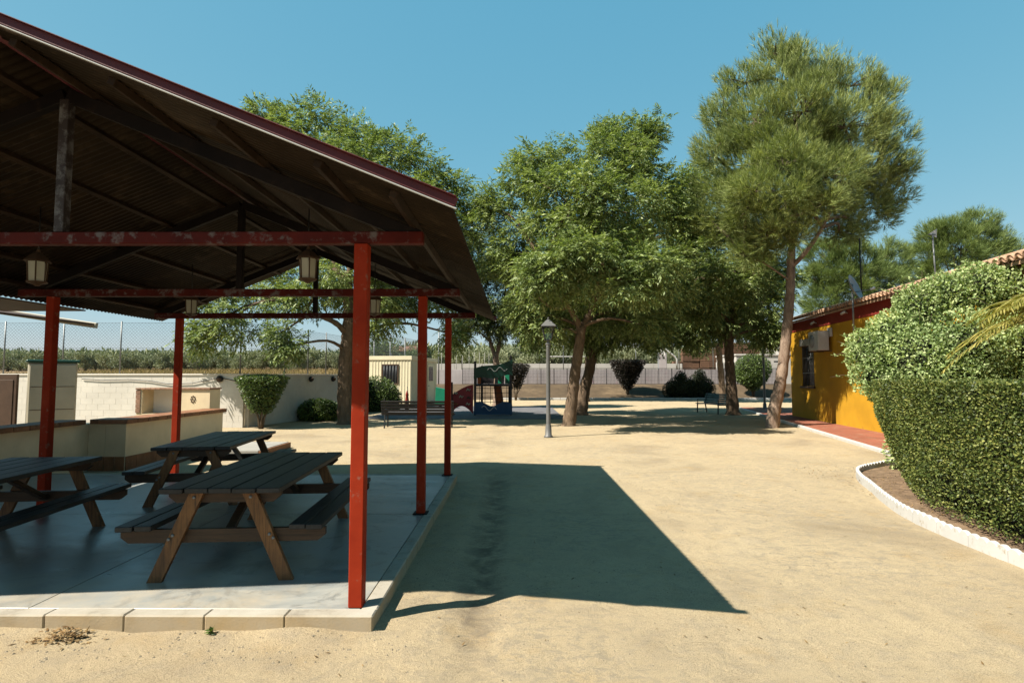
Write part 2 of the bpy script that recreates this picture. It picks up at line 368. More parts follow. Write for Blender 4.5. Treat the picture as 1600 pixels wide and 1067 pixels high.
    def extrude(s, poly, d, org=(0, 0, 0), ux=(1, 0, 0), uy=(0, 0, 1)):
        """polygon in the ux/uy plane thickened by vector d"""
        o = Vector(org); ux = Vector(ux); uy = Vector(uy); d = Vector(d); n = len(poly)
        a = [o+ux*x+uy*y for x, y in poly]; b = [p+d for p in a]
        fs = [tuple(range(n)), tuple(range(2*n-1, n-1, -1))]+[((i+1) % n, i, n+i, n+(i+1) % n) for i in range(n)]
        return s.add(a+b, fs)
    def mesh(s, name):
        me = bpy.data.meshes.new(name); me.from_pydata(s.v, [], s.f); me.polygons.foreach_set('use_smooth', s.sm); me.update(); return me
    def build(s, name, mat, parent=None, **k): return link(name, s.mesh(name), mat, parent, **k)
def copytree(o, parent=None):
    c = o.copy(); COL.objects.link(c); c.parent = parent
    for ch in list(o.children): copytree(ch, c)
    return c
def nrm(a): return a/np.maximum(np.linalg.norm(a, axis=-1, keepdims=True), 1e-9)
def rdir(n): return nrm(rng.normal(size=(n, 3)))
def leafquads(P, A, S, L, W, curl=0.0):
    """rhombic leaves: position, axis, side vectors, lengths, widths"""
    n = len(P); L = np.broadcast_to(L, n)[:, None]; W = np.broadcast_to(W, n)[:, None]
    N = np.cross(A, S)
    V = np.empty((n, 4, 3)); V[:, 0] = P; V[:, 1] = P+A*L*.45+S*W*.5+N*L*curl; V[:, 2] = P+A*L; V[:, 3] = P+A*L*.45-S*W*.5+N*L*curl
    return V.reshape(-1, 3), np.arange(n*4).reshape(-1, 4)
def leafcloud(name, P, A, L, W, mat, parent, up=.6, extra=None):
    n = len(P); A = nrm(A); S = nrm(np.cross(A, nrm(rng.normal(size=(n, 3))*(1-up)+np.array([0, 0, up]))))
    V, Q = leafquads(P, A, S, L, W, -.06)
    return link(name, fastmesh(name, V, Q), mat, parent)

# ------------------------------------------------------------------ ground
def ss(a, b, x): t = np.clip((x-a)/(b-a), 0, 1); return t*t*(3-2*t)
_ph = np.random.default_rng(3).uniform(0, 6.28, (40, 2)); _an = np.random.default_rng(4).uniform(0, 6.28, 40)
def wob(x, y, f0, f1, n=14, s=0):
    z = 0
    for k in range(n):
        f = f0*(f1/f0)**(k/(n-1)); a = _an[(k+s) % 40]
        z = z+np.sin((x*math.cos(a)+y*math.sin(a))*f+_ph[(k+s) % 40, 0])/(1+k*.35)
    return z/3
_sr = np.random.default_rng(11)
SCUFF = [(_sr.uniform(-.8, 7), _sr.uniform(2, 11), _sr.uniform(0, 6.28), _sr.uniform(.08, .16), _sr.uniform(.004, .013)) for _ in range(340)]
def height(x, y):
    x = np.asarray(x, float); y = np.asarray(y, float)
    bank = 1.08*ss(42.5, 48, y)*(1-ss(14, 17, x)*ss(60, 50, y)*.0)
    z = bank+.036*np.clip(y-50, 0, 220)
    left = ss(-9.6, -14, x)*.036*np.clip(y-22, 0, 190)
    z = np.maximum(z, left)
    near = 1-ss(12, 20, np.hypot(x, y-5))
    if x.size > 5:
        mk = (x > -2) & (x < 8) & (y > 1) & (y < 11.5); xs_, ys_ = x[mk], y[mk]; dd = np.zeros(xs_.size)
        for fx, fy, fa, fl, fd in SCUFF:
            u = (xs_-fx)*math.cos(fa)+(ys_-fy)*math.sin(fa); v = -(xs_-fx)*math.sin(fa)+(ys_-fy)*math.cos(fa); q = (u/fl)**2+(v/.055)**2
            dd += -fd*np.exp(-q)+fd*.5*np.exp(-((u-fl*1.1)/.07)**2-(v/.07)**2)
        z[mk] += dd
    z = z+near*.008*wob(x, y, .7, 6)-.028*np.exp(-((x+.30+.05*np.sin(y*1.3))/.16)**2)*ss(3.0, 3.9, y)*(1-ss(9.8, 10.6, y))
    z = z+near*.012*np.exp(-((x+.72)/.2)**2)*ss(3.6, 4, y)
    z = z+(.022+.016*np.sin(x*3.1)+.010*np.sin(x*8.3+1))*np.exp(-(np.clip(3.97-y, 0, 9)/.10)**2)*(x < -.95)*(y < 4.4)
    return z
def axis(parts):
    out = [parts[0][0]]
    for a, b, st in parts: k = max(1, round((b-a)/st)); out += list(a+(b-a)*(np.arange(k)+1)/k)
    return np.array(out)
gx = axis([(-1500, -400, 110), (-400, -100, 25), (-100, -30, 5), (-30, -8, 1), (-8, -2, .3), (-2, 3, .055), (3, 8, .075), (8, 30, 1), (30, 100, 5), (100, 400, 25), (400, 1500, 110)])
gy = axis([(-60, -4, 6), (-4, 1, .8), (1, 11.5, .07), (11.5, 24, .25), (24, 62, .6), (62, 140, 3), (140, 400, 15), (400, 2200, 120)])
X, Y = np.meshgrid(gx, gy); Z = height(X, Y); nx = len(gx); ny = len(gy)
I = (np.arange(ny-1)[:, None]*nx+np.arange(nx-1)[None]).ravel()
tag(link('ground', fastmesh('ground', np.stack([X, Y, Z], -1).reshape(-1, 3), np.stack([I, I+1, I+nx+1, I+nx], 1), True), 'sand'), kind='structure')
def hz(x, y): return float(height(x, y))

# ------------------------------------------------------------------ pavilion floor and its kerb
SZ = .113
floor = MB().box((-8.6, 4.085, -.2), (-1.09, 9.50, SZ-.012), .004).build('pavilion_floor', 'mortar'); tag(floor, kind='structure')
for xa, xb in ((-8.6, -6.02), (-6.012, -3.43), (-3.422, -1.092)):
    for ya, yb in ((4.085, 6.81), (6.818, 9.50)): MB().box((xa, ya, -.1), (xb, yb, SZ-.004+random.uniform(-.001, .001)), .002).build('floor_panel', 'slab', floor)
kl = .548; x = -.972; k = 0
while x > -8.7:
    w = kl if k else .60
    MB().box((x-w+.0025, 3.962+random.uniform(-.003, .003), -.15), (x, 4.082, SZ+random.uniform(-.002, .002)), .009).build('kerb_stone', 'kerb', floor); x -= w; k += 1
y = 4.084
while y < 9.4:
    e = min(y+kl, 9.62); q = random.uniform(-.005, .005)
    MB().box((-1.087, y, -.15), (-.972+q, e-.003, SZ+random.uniform(-.002, .002)), .009).build('kerb_stone', 'kerb', floor); y = e
x = -1.092
while x > -8.4:
    MB().box((x-kl+.006, 9.503, -.15), (x, 9.615, SZ), .008).build('kerb_stone', 'kerb', floor); x -= kl
# ------------------------------------------------------------------ pavilion
XR, XL, XC = -1.13, -5.65, -3.37
ROWS = (4.14, 6.87, 9.59-.10)
pav = empty('pavilion', (XC, 6.8, SZ), 'open picnic pavilion with red steel posts and corrugated gable roof', 'pavilion')
PI_ = Matrix.Translation(pav.location).inverted()
def pv(mb, name, mat):
    o = mb.build(name, mat, pav); o.matrix_parent_inverse = PI_; return o
EAVE, RIDGE, EX, SL = 2.745, 3.965, -.37, .4067
YF, YB = 3.30, 10.16
def roofz(x): return RIDGE-SL*abs(x-XC)
for r, y in enumerate(ROWS):
    for x in (XR, XL):
        pv(MB().box((x-.05, y-.05, SZ-.002), (x+.05, y+.05, 2.702), .006), 'post', 'red_steel')
    if r: [pv(MB().box((x-.085, y-.085, SZ-.003), (x+.085, y+.085, SZ+.009), .003), 'base_plate', 'dark_steel') for x in (XR, XL)]
    pv(MB().box((XC-2.69, y-.042, 2.704), (XC+2.69, y+.042, 2.792), .005), 'tie_beam', 'peeling_red')
    pv(MB().box((XC-.035, y-.035, 2.794), (XC+.035, y+.035, 3.80), .004), 'king_post', 'dark_steel' if r else 'peeling_dark')
    for s in (1, -1):
        a = (XC+s*2.66, y, roofz(XC+2.66)-.075-.055); b = (XC+s*.012, y, roofz(XC)-.075-.055)
        pv(MB().bar(a, b, .062, .10, .004), 'rafter', 'dark_steel')
for s in (1, -1):
    for q in (.22, .85, 1.5, 2.15, 2.62):
        x = XC+s*q; z = roofz(x)-.052
        pv(MB().bar((x, YF+.12, z), (x, YB-.1, z), .05, .05, .003, up=(s*SL, 0, 1)), 'purlin', 'purlin_steel')
# corrugated sheets, each about a metre wide, lapped over the next
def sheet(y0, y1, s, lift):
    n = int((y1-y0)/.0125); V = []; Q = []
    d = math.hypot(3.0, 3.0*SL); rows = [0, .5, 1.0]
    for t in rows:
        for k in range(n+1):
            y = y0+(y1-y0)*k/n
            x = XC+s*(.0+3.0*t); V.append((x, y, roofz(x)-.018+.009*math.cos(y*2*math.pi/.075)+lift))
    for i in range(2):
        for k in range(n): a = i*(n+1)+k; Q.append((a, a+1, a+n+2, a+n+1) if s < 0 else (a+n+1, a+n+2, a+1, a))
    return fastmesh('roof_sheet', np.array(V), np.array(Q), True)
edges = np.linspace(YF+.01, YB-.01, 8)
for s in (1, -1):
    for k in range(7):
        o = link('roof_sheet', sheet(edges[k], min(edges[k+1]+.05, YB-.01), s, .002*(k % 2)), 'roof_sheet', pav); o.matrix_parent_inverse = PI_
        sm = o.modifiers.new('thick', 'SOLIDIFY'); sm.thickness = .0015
for s in (1, -1):
    for yy, tag_ in ((YF, 0), (YB, 1)):
        a = Vector((XC+s*.02, yy, roofz(XC)+.0)); b = Vector((XC+s*3.02, yy, roofz(XC+3.02)))
        pv(MB().bar(a+Vector((0, 0, .018)), b+Vector((0, 0, .018)), .018, .058, .005), 'verge_flashing', 'maroon_flashing')
        pv(MB().bar(a+Vector((0, 0, .049)), b+Vector((0, 0, .049)), .07, .006, .002), 'verge_flashing', 'maroon_flashing')
        pv(MB().bar(a+Vector((0, .002, -.0165)), b+Vector((0, .002, -.0165)), .014, .012, .003), 'verge_trim', 'white_trim')
pv(MB().tube([(XC, YF-.03, RIDGE+.03), (XC, YB+.03, RIDGE+.03)], .07, 12), 'ridge_cap', 'maroon_flashing')
# ------------------------------------------------------------------ hanging lanterns
lant = [(-2.02, 5.46, 2.665, 'hanging lantern with pale glass beside the front red post'),
        (-4.66, 5.46, 2.64, 'dim hanging lantern at the far left under the dark roof'),
        (-2.05, 8.2, 2.63, 'small hanging lantern seen just right of the front red post'),
        (-4.72, 8.2, 2.63, 'small hanging lantern above the back left post of the pavilion')]
def ring(r, n=6, ph=0): return [(r*math.cos(2*math.pi*k/n+ph), r*math.sin(2*math.pi*k/n+ph)) for k in range(n)]
for x, y, z, lb in lant:
    t = empty('lantern', (x, y, z), lb, 'lantern', 'lanterns hanging under the pavilion roof')
    MB().lathe([(.02, -.03), (.035, -.015), (.088, 0), (.092, .012)], 6, smooth=False).build('base', 'frame_brown', t)
    c0 = ring(.074); c1 = ring(.086)
    for k in range(6):
        a, b = c0[k], c0[(k+1) % 6]; d, e = c1[k], c1[(k+1) % 6]
        sh = .93
        MB().extrude([(0, 0), (1, 0), (1, 1), (0, 1)], Vector((-a[0]-b[0], -a[1]-b[1], 0)).normalized()*.003, (a[0]*sh, a[1]*sh, .014), ((b[0]-a[0])*sh, (b[1]-a[1])*sh, 0), (d[0]-a[0], d[1]-a[1], .19)).build('pane', 'lantern_glass', t)
        MB().bar((a[0], a[1], .012), (d[0], d[1], .21), .009, .009).build('frame_bar', 'frame_brown', t)
    MB().lathe([(.118, .206), (.11, .222), (.055, .275), (.02, .30), (.012, .33)], 6, smooth=False).build('cap', 'frame_brown', t)
    MB().tube([(0, 0, .32), (0, 0, roofz(x)-.05-z)], .006, 6).build('rod', 'dark_metal', t)
    MB().lathe([(.012, .03), (.016, .06), (.022, .10), (.012, .13)], 8).build('bulb', 'white_plaster', t)
# ------------------------------------------------------------------ picnic tables
def picnic(loc, rz, L, label):
    t = empty('picnic_table', (*loc, SZ-.004), label, 'picnic table', 'picnic tables under the pavilion', rz)
    rr = random.Random(int(loc[0]*100))
    W = .94; n = 5; pw = W/n
    for k in range(n):
        x0 = -W/2+k*pw; o = rr.uniform(-.012, .012)
        MB().box((x0+.004, -L/2+o, .70), (x0+pw-.004, L/2+o, .742+rr.uniform(-.002, .002)), .006).build('top_plank', 'table_top_wood', t)
    for s in (-1, 1):
        for k in range(2):
            x0 = s*.665-.135+k*.137; o = rr.uniform(-.015, .015)
            MB().box((x0+.003, -L/2+.02+o, .405), (x0+.132, L/2-.02+o, .448), .006).build('bench_plank', 'table_top_wood', t)
    for e in (-1, 1):
        y = e*(L/2-.13)
        MB().extrude([(-.80, .40), (-.80, .34), (-.74, .295), (.74, .295), (.80, .34), (.80, .40)], (0, .045, 0), (0, y-.0225, 0)).build('seat_beam', 'table_beam_wood', t)
        MB().extrude([(-.44, .698), (-.44, .66), (-.38, .61), (.38, .61), (.44, .66), (.44, .698)], (0, .045, 0), (0, y-.0225, 0)).build('top_batten', 'table_beam_wood', t)
        for s in (-1, 1):
            yl = y+e*.047
            a = Vector((s*.20, yl, .692)); b = Vector((s*.55, yl, 0))
            lg = MB().extrude([(s*.15, .694), (s*.26, .694), (s*.565, .0), (s*.455, .0)], (0, .044, 0), (0, yl-.022, 0)).build('leg', 'table_leg_wood', t)
            for bx, bz in ((.375, .365), (.405, .335), (.22, .66)):
                MB().lathe([(.013, -.004), (.013, .004), (.006, .008)], 8).build('bolt', 'galvanised', t, loc=(s*bx, yl+e*.026, bz), rot=(-e*R(90), 0, 0))
        MB().bar((0, y-e*.03, .33), (0, y-e*.62, .66), .07, .045, .005).build('brace', 'table_beam_wood', t)
    return t
picnic((-2.42, 5.62), R(4), 2.15, 'dark picnic table with brown legs beside the front red post')
picnic((-4.93, 5.22), R(6), 2.15, 'dark picnic table cut off by the left edge of the picture')
picnic((-4.22, 8.2), R(8), 2.1, 'rear dark picnic table standing nearest the tiled bar counter')

# ------------------------------------------------------------------ bar counter, niche wall, cabinet, awning
bar = empty('bar_counter', (-7.6, 10.6, 0), 'cream bar counter with terracotta tile coping along the pavilion', 'counter')
BI = Matrix.Translation(bar.location).inverted()
def bp(mb, name, mat):
    o = mb.build(name, mat, bar); o.matrix_parent_inverse = BI; return o
bp(MB().box((-7.62, 10.60, -.05), (-7.24, 14.10, .855), .004), 'counter_wall', 'cream_paint')
bp(MB().box((-8.28, 5.5, -.05), (-7.94, 10.80, .855), .004), 'counter_wall', 'cream_paint')
bp(MB().box((-7.938, 10.60, -.05), (-7.622, 10.95, .855), .004), 'counter_wall', 'cream_paint')
y = 10.52
while y < 14.1:
    bp(MB().box((-7.72, y+.003, .857), (-7.17, min(y+.30, 14.19), .94), .008), 'coping_tile', 'terracotta')
    bp(MB().box((-7.236, y+.084, -.02), (-7.222, min(y+.38, 14.09), .25), .002), 'skirting_tile', 'terracotta'); y += .303
y = 5.6
while y < 10.4:
    bp(MB().box((-8.36, y+.003, .857), (-7.87, y+.30, .94), .008), 'coping_tile', 'terracotta'); y += .303
bp(MB().box((-7.868, 10.52, .857), (-7.722, 10.97, .94), .006), 'coping_tile', 'terracotta')
for x in (-7.93, -7.62, -7.43): bp(MB().box((x, 10.584, -.02), (x+(.30 if x < -7.9 else .18), 10.598, .25), .002), 'skirting_tile', 'terracotta')
nw = empty('niche_wall', (-8.6, 14.3, 0), 'low cream wall with brick-trimmed white niche and flower emblem behind the counter', 'wall')
NI = Matrix.Translation(nw.location).inverted()
def npart(mb, name, mat):
    o = mb.build(name, mat, nw); o.matrix_parent_inverse = NI; return o
npart(MB().box((-9.50, 14.25, 0), (-9.36, 14.75, 1.40)), 'jamb', 'cream_paint')
npart(MB().box((-8.52, 14.25, 0), (-7.66, 14.75, 1.40)), 'panel', 'cream_paint')
npart(MB().box((-9.358, 14.25, 0), (-8.522, 14.75, .80)), 'panel', 'cream_paint')
npart(MB().box((-9.358, 14.70, .802), (-8.522, 14.76, 1.40)), 'niche_back', 'white_plaster')
for k in range(15):
    x = -9.52+k*.125; npart(MB().box((x, 14.22, 1.402), (x+.12, 14.80, 1.445), .004), 'trim_brick', 'brick_trim')
for k in range(5): npart(MB().box((-9.515, 14.232, .83+k*.114), (-9.40, 14.248, .935+k*.114), .003), 'trim_brick', 'brick_trim')
em = MB()
for k in range(8):
    a = k*math.pi/4; em.lathe([(.028, 0), (.022, .01)], 8, c=(0, 0, 0)); b = len(em.v)
    for i in range(b-16, b):
        vx, vy, vz = em.v[i]; em.v[i] = (vx+.075*math.cos(a), -vz, vy+.10*math.sin(a))
em.add([(.03*math.cos(a), -.01, .035*math.sin(a)) for a in np.linspace(0, 6.28, 9)[:-1]], [tuple(range(8))])
npart(MB().add([(v[0]*.7-8.08, v[1]+14.248, v[2]*.75+1.16) for v in em.v], em.f), 'flower_emblem', 'frame_brown')
cb = empty('storage_cabinet', (-10.42, 12.75, 0), 'beige plastic storage cabinet with dark green lid behind the counter', 'cabinet', rz=R(42))
cb.scale = (1.18, 1.1, 1)
MB().box((-.36, -.26, 0), (.36, .26, 2.03), .02).build('body', 'plastic_beige', cb)
MB().box((-.40, -.30, 2.032), (.40, .30, 2.10), .02).build('lid', 'green_plastic', cb)
for s in (-1, 1):
    d = MB().box((s*.175-.165, -.281, .06), (s*.175+.165, -.262, 1.99), .008).build('door', 'plastic_beige', cb)
    for zz in (.5, 1.0, 1.5): MB().box((s*.175-.15, -.286, zz), (s*.175+.15, -.2815, zz+.012)).build('groove', 'frame_brown', d)
aw = empty('bar_canopy', (-9.5, 7, 0), 'sloping canopy with cream end bar over the bar at the left edge', 'canopy')
AI = Matrix.Translation(aw.location).inverted()
def cz(x): return 2.66+.146*(-7.67-x)
cs = MB(); cs.add([(-7.62, 1.5, cz(-7.62)), (-7.62, 10.2, cz(-7.62)), (-13, 10.2, cz(-13)), (-13, 1.5, cz(-13)), (-7.62, 1.5, cz(-7.62)+.03), (-7.62, 10.2, cz(-7.62)+.03), (-13, 10.2, cz(-13)+.03), (-13, 1.5, cz(-13)+.03)], [(0, 1, 2, 3), (7, 6, 5, 4), (0, 4, 5, 1), (1, 5, 6, 2), (2, 6, 7, 3), (3, 7, 4, 0)])
for mb, nm, mt in ((cs, 'cover_sheet', 'frame_brown'), (MB().bar((-7.60, 10.24, cz(-7.6)), (-13, 10.24, cz(-13)), .06, .10, .01), 'end_bar', 'plastic_beige'), (MB().box((-7.56, 1.5, 2.690), (-6.335, 8.3, 2.71), .004), 'gap_shade_sheet', 'frame_brown'),  # last sheet added to block sun between canopy and pavilion eave
                   (MB().box((-8.10, 9.75, .94), (-8.04, 9.81, cz(-8.07)-.02), .004), 'support_post', 'dark_metal'), (MB().box((-12.95, 9.9, 0), (-12.87, 9.98, cz(-12.9)-.02), .004), 'support_post', 'dark_metal'), (MB().box((-12.95, 2.0, 0), (-12.87, 2.08, cz(-12.9)-.02), .004), 'support_post', 'dark_metal')):
    o = mb.build(nm, mt, aw); o.matrix_parent_inverse = AI
bd = empty('wooden_board', (-11.2, 12.3, 0), 'rust brown wooden door panel at the left edge behind the bar', 'door')
MB().box((-.45, -.03, 0), (.40, .03, 1.78), .005).build('leaf', 'frame_brown', bd); MB().box((-.38, -.042, .1), (.33, -.032, 1.66), .004).build('panel', 'frame_brown', bd)
st = MB().box((-6.5, 12.35, -.05), (-5.55, 14.0, .14), .012).build('concrete_step', 'concrete'); tag(st, 'low concrete step with brown edge behind the rear picnic table', 'step')
MB().box((-5.548, 12.35, -.05), (-5.50, 14.0, .128), .004).build('edge_strip', 'terracotta', st)

# ------------------------------------------------------------------ white block walls with chain link fence
bw = MB().box((-.195, -.07, -.095), (.195, .07, .095), .0025).mesh('block')
bw2 = MB().box((-.095, -.07, -.095), (.095, .07, .095), .0025).mesh('block')
def blockwall(p0, p1, H, label, flabel, posts, nrow=9):
    p0 = Vector((*p0, 0)); p1 = Vector((*p1, 0)); d = p1-p0; L = d.length; rz = math.atan2(d.y, d.x)
    w = empty('block_wall', p0, label, 'wall', None, rz)
    MB().box((0, -.0665, -.2), (L, .0665, H-.012)).build('mortar_core', 'mortar', w)
    MB().box((-.02, -.10, H-.01), (L+.02, .10, H+.04), .01).build('coping', 'block_white', w)
    ch = (H-.01)/nrow
    for r in range(nrow):
        x = 0 if r % 2 else -.2
        while x < L-.02:
            a = max(0, x); b = min(L, x+.4)
            if b-a > .1:
                o = link('block', bw if b-a > .25 else bw2, 'block_white', w, ((a+b)/2, random.uniform(-.001, .001), (r+.5)*ch)); o.scale = ((b-a-.004)/(.39 if b-a > .25 else .19), 1, (ch-.004)/.19)
            x += .4
    f = empty('chain_link_fence', p0+Vector((0, 0, H+.04)), flabel, 'fence', None, rz); FH = 1.75
    for q in posts:
        MB().tube([(q, 0, 0), (q, 0, FH+.05)], .024, 8).build('post', 'galvanised', f)
    mb = []; sp = .10
    def wires(sg):
        k = -FH
        while k < L+FH:
            if sg > 0: x0, x1 = k, k+FH
            else: x0, x1 = k+FH, k
            t0 = 0; t1 = 1
            for lim, side in ((0, 1), (L, -1)):
                pass
            A = np.array([x0, 0]); B = np.array([x1, FH]); D_ = B-A; lo, hi = 0., 1.
            for n_, c_ in ((1, 0), (-1, -L)):
                num = c_-n_*A[0]; den = n_*D_[0]
                if den > 0: lo = max(lo, num/den)
                else: hi = min(hi, num/den)
            if hi-lo > .03: mb.append((A+D_*lo, A+D_*hi))
            k += sp*1.15
    wires(1); wires(-1)
    m = MB(); rw = .003
    for a, b in mb: m.tube([(a[0], .026, a[1]), (b[0], .026, b[1])], rw, 3, False)
    for zz in (.02, FH*.5, FH): m.tube([(0, .03, zz), (L, .03, zz)], .004, 4)
    tag(m.build('wire_mesh', 'dark_metal', f), kind='stuff')
    return w
WY = 19.4
xs = [float(at(q, 583, WY)[0])+18.6 for q in (5, 97, 187, 283, 375)]
blockwall((-18.6, WY), (-9.25, WY), 1.78, 'white painted block wall running behind the bar counter', 'tall chain link fence on the wall behind the bar', xs)
blockwall((-9.2, WY+.1), (-7.45, 28.2), 1.78, 'white painted block wall receding behind the left clipped bushes', 'chain link fence on the receding wall by the left tree', [2.1, 3.7, 5.1, 6.6, 8.1])
for px, lb in ((344, 'round dark bulkhead lamp on the white wall behind the bar'), (481, 'round dark bulkhead lamp on the receding wall beside the cone-shaped bush'), (516, 'round dark bulkhead lamp on the receding wall near the left tree trunk')):
    if px < 400: c = Vector(at(px, 592, WY-.1)); nv = Vector((0, -1, 0))
    else:
        k = (px-806)/889; Yq = (-9.2-.199*(WY+.1)-.0)/(k-.199); c = Vector((-9.2+.199*(Yq-WY-.1)+.10, Yq, 1.62)); nv = Vector((.98, -.2, 0))
    t = empty('wall_lamp', c, lb, 'lamp', 'bulkhead lamps on the block walls'); q = nv.to_track_quat('Z', 'Y').to_euler()
    MB().lathe([(.11, 0), (.115, .05), (.10, .08)], 14).build('housing', 'dark_metal', t, rot=q); MB().lathe([(.08, .081), (.075, .11), (.04, .14), (.008, .148)], 14).build('globe', 'frame_brown', t, rot=q)
cab = MB().tube([at(q, 586+h, WY-.10) for q, h in ((128, 6), (160, 8), (200, 7), (232, 9), (262, 14), (300, 13), (345, 4), (372, 10))], .012, 6).build('wall_cable', 'dark_metal')
tag(cab, 'black cable sagging along the wall behind the bar', 'cable')

# ------------------------------------------------------------------ yellow building
bA = np.array([11.0, 17.75]); bB = np.array([11.9, 24.73]); bd_ = (bB-bA)/np.linalg.norm(bB-bA)
rzb = math.atan2(bd_[1], bd_[0])          # local +x runs away along the wall, local -y is into the building's right side
BL = 16.0; org = bB-bd_*BL
hs = empty('yellow_house', (org[0], org[1], 0), 'long yellow rendered house with dark red frieze and tiled eaves', 'house', None, rzb)
WH = 3.94; D_ = 7.0
# wall with a window opening, in the local frame: x along wall, y=0 the wall face, negative y is inside
HI = Matrix.Rotation(-rzb, 4, 'Z') @ Matrix.Translation((-org[0], -org[1], 0))
def along(px, py):
    d = _w+(px-800)/F*_r+(533.5-py)/F*_u; n = np.array([-bd_[1], bd_[0], 0]); t = (n[:2]@org)/(n@d); p = np.array([0, 0, CZ])+d*t
    return float((p[:2]-org)@bd_), float(p[2])
wx1, wz1 = along(1252, 547); wx0, wz0 = along(1273, 603)
wx0, wx1 = sorted((wx0, wx1)); wz0, wz1 = 1.35, 2.95
FZ = 3.60
for lo, hi in (((0, -.25, 0), (wx0, 0, FZ)), ((wx1, -.25, 0), (BL, 0, FZ)), ((wx0, -.25, 0), (wx1, -.004, wz0)), ((wx0, -.25, wz1), (wx1, -.004, FZ))):
    MB().box(lo, hi).build('wall', 'yellow_wall', hs)
MB().box((BL-.25, -D_, 0), (BL-.003, -.252, FZ)).build('wall', 'yellow_wall', hs)
MB().box((0, -D_, 0), (BL, -D_+.25, FZ)).build('wall', 'yellow_wall', hs)
MB().box((-.01, -D_, FZ+.002), (BL+.01, .02, WH+.052), .005).build('frieze', 'red_frieze', hs)
win = MB().box((wx0+.02, -.16, wz0), (wx1-.02, -.15, wz1)).build('window', 'window_dark', hs)
for a, b in (((wx0, -.12, wz0), (wx0+.06, -.05, wz1)), ((wx1-.06, -.12, wz0), (wx1, -.05, wz1)), ((wx0+.062, -.12, wz1-.06), (wx1-.062, -.05, wz1))): MB().box(a, b, .004).build('frame', 'frame_brown', win)
nb = 9
for k in range(nb): xq = wx0+.06+(wx1-wx0-.12)*k/(nb-1); MB().tube([(xq, -.02, wz0+.02), (xq, -.02, wz1-.02)], .011, 6).build('bar', 'galvanised', win)
for zq in (wz0+.5, wz1-.5): MB().box((wx0+.02, -.027, zq), (wx1-.02, -.013, zq+.03)).build('bar', 'galvanised', win)
MB().box((wx0-.08, -.02, wz1+.002), (wx1+.08, .05, wz1+.28), .01).build('lintel', 'concrete', win)
MB().box((wx0-.08, -.1, wz0-.09), (wx1+.08, .07, wz0-.002), .01).build('sill', 'frame_brown', win)
# roof: base slab, eave tiles one by one, the slope behind as rows of joined tile
def half(r, L, n=7, th=.014, up=True):
    V = []; Fc = []
    for yy, rr in ((0, r), (-L, r*.82)):
        for q in (rr, rr-th):
            for k in range(n+1): a = math.pi*k/n; V.append((q*math.cos(a), yy, (q*math.sin(a) if up else -q*math.sin(a))))
    m = n+1
    for k in range(n): Fc += [(k, k+1, 2*m+k+1, 2*m+k), (m+k+1, m+k, 3*m+k, 3*m+k+1), (k+1, k, m+k, m+k+1), (2*m+k, 2*m+k+1, 3*m+k+1, 3*m+k)]
    Fc += [(0, 2*m, 3*m, m), (n, m+n, 3*m+n, 2*m+n)]
    mb = MB(); mb.add(V, Fc); return mb
tm = half(.095, .48).mesh('eave_tile'); tmu = half(.09, .48, up=False).mesh('channel_tile')
PIT = R(17)
MB().extrude([(.20, 0), (-3.6, 3.8*math.tan(PIT)), (-3.6, 3.8*math.tan(PIT)-.08), (.20, -.07)], (BL+.3, 0, 0), (-.15, 0, WH+.075), (0, 1, 0), (0, 0, 1)).build('roof_deck', 'roof_tile', hs)
MB().extrude([(-3.6, 3.8*math.tan(PIT)), (-D_-.2, 0.2), (-D_-.2, .1), (-3.6, 3.8*math.tan(PIT)-.08)], (BL+.3, 0, 0), (-.15, 0, WH+.075), (0, 1, 0), (0, 0, 1)).build('roof_deck', 'roof_tile', hs)
npitch = .215; kk = int((BL+.3)/npitch)
for k in range(kk):
    xq = -.1+k*npitch
    for row in range(2):
        yq = .27-row*.40; zq = WH+.135+row*.40*math.tan(PIT)
        link('eave_tile', tm, 'roof_tile', hs, (xq, yq+random.uniform(-.015, .015), zq), (-PIT+random.uniform(-.03, .03), random.uniform(-.04, .04), random.uniform(-.03, .03)))
    link('channel_tile', tmu, 'roof_tile', hs, (xq+npitch/2, .30, WH+.175), (-PIT, 0, 0))
rest = MB(); hb = half(.095, 3.2)
for k in range(kk):
    xq = -.1+k*npitch; rt = Matrix.Translation((xq, -.5, WH+.135+.77*math.tan(PIT))) @ Matrix.Rotation(-PIT, 4, 'X'); b = len(rest.v)
    rest.add([tuple(rt @ Vector(v)) for v in hb.v], hb.f)
tag(rest.build('upper_roof_tiles', 'roof_tile', hs), kind='stuff')
# things fixed to the house
def hpt(x, y, z): return Matrix.Rotation(rzb, 4, 'Z') @ Vector((x, y, z))+Vector((org[0], org[1], 0))
ax_, az_ = along(1293, 533)
ac = empty('air_conditioner', hpt(ax_, .28, az_-.35), 'white air conditioning unit on a bracket above the barred window', 'air conditioner', None, rzb)
MB().box((-.45, -.16, 0), (.45, .22, .70), .02).build('casing', 'ac_white', ac)
MB().lathe([(.24, 0), (.24, .015), (.05, .02)], 20).build('fan_grille', 'dish_grey', ac, loc=(.12, .222, .35), rot=(R(-90), 0, 0))
for q in (-.36, .36): MB().box((q-.02, -.27, -.04), (q+.02, .24, -.002)).build('bracket', 'frame_brown', ac)
jx, jz = along(1299, 519)
tag(MB().box((-.12, 0, -.16), (.12, .09, .16), .01).build('junction_box', 'ac_white', None, loc=hpt(jx, .01, jz), rot=(0, 0, rzb)), 'small white junction box on the yellow wall beside the air conditioner', 'box')
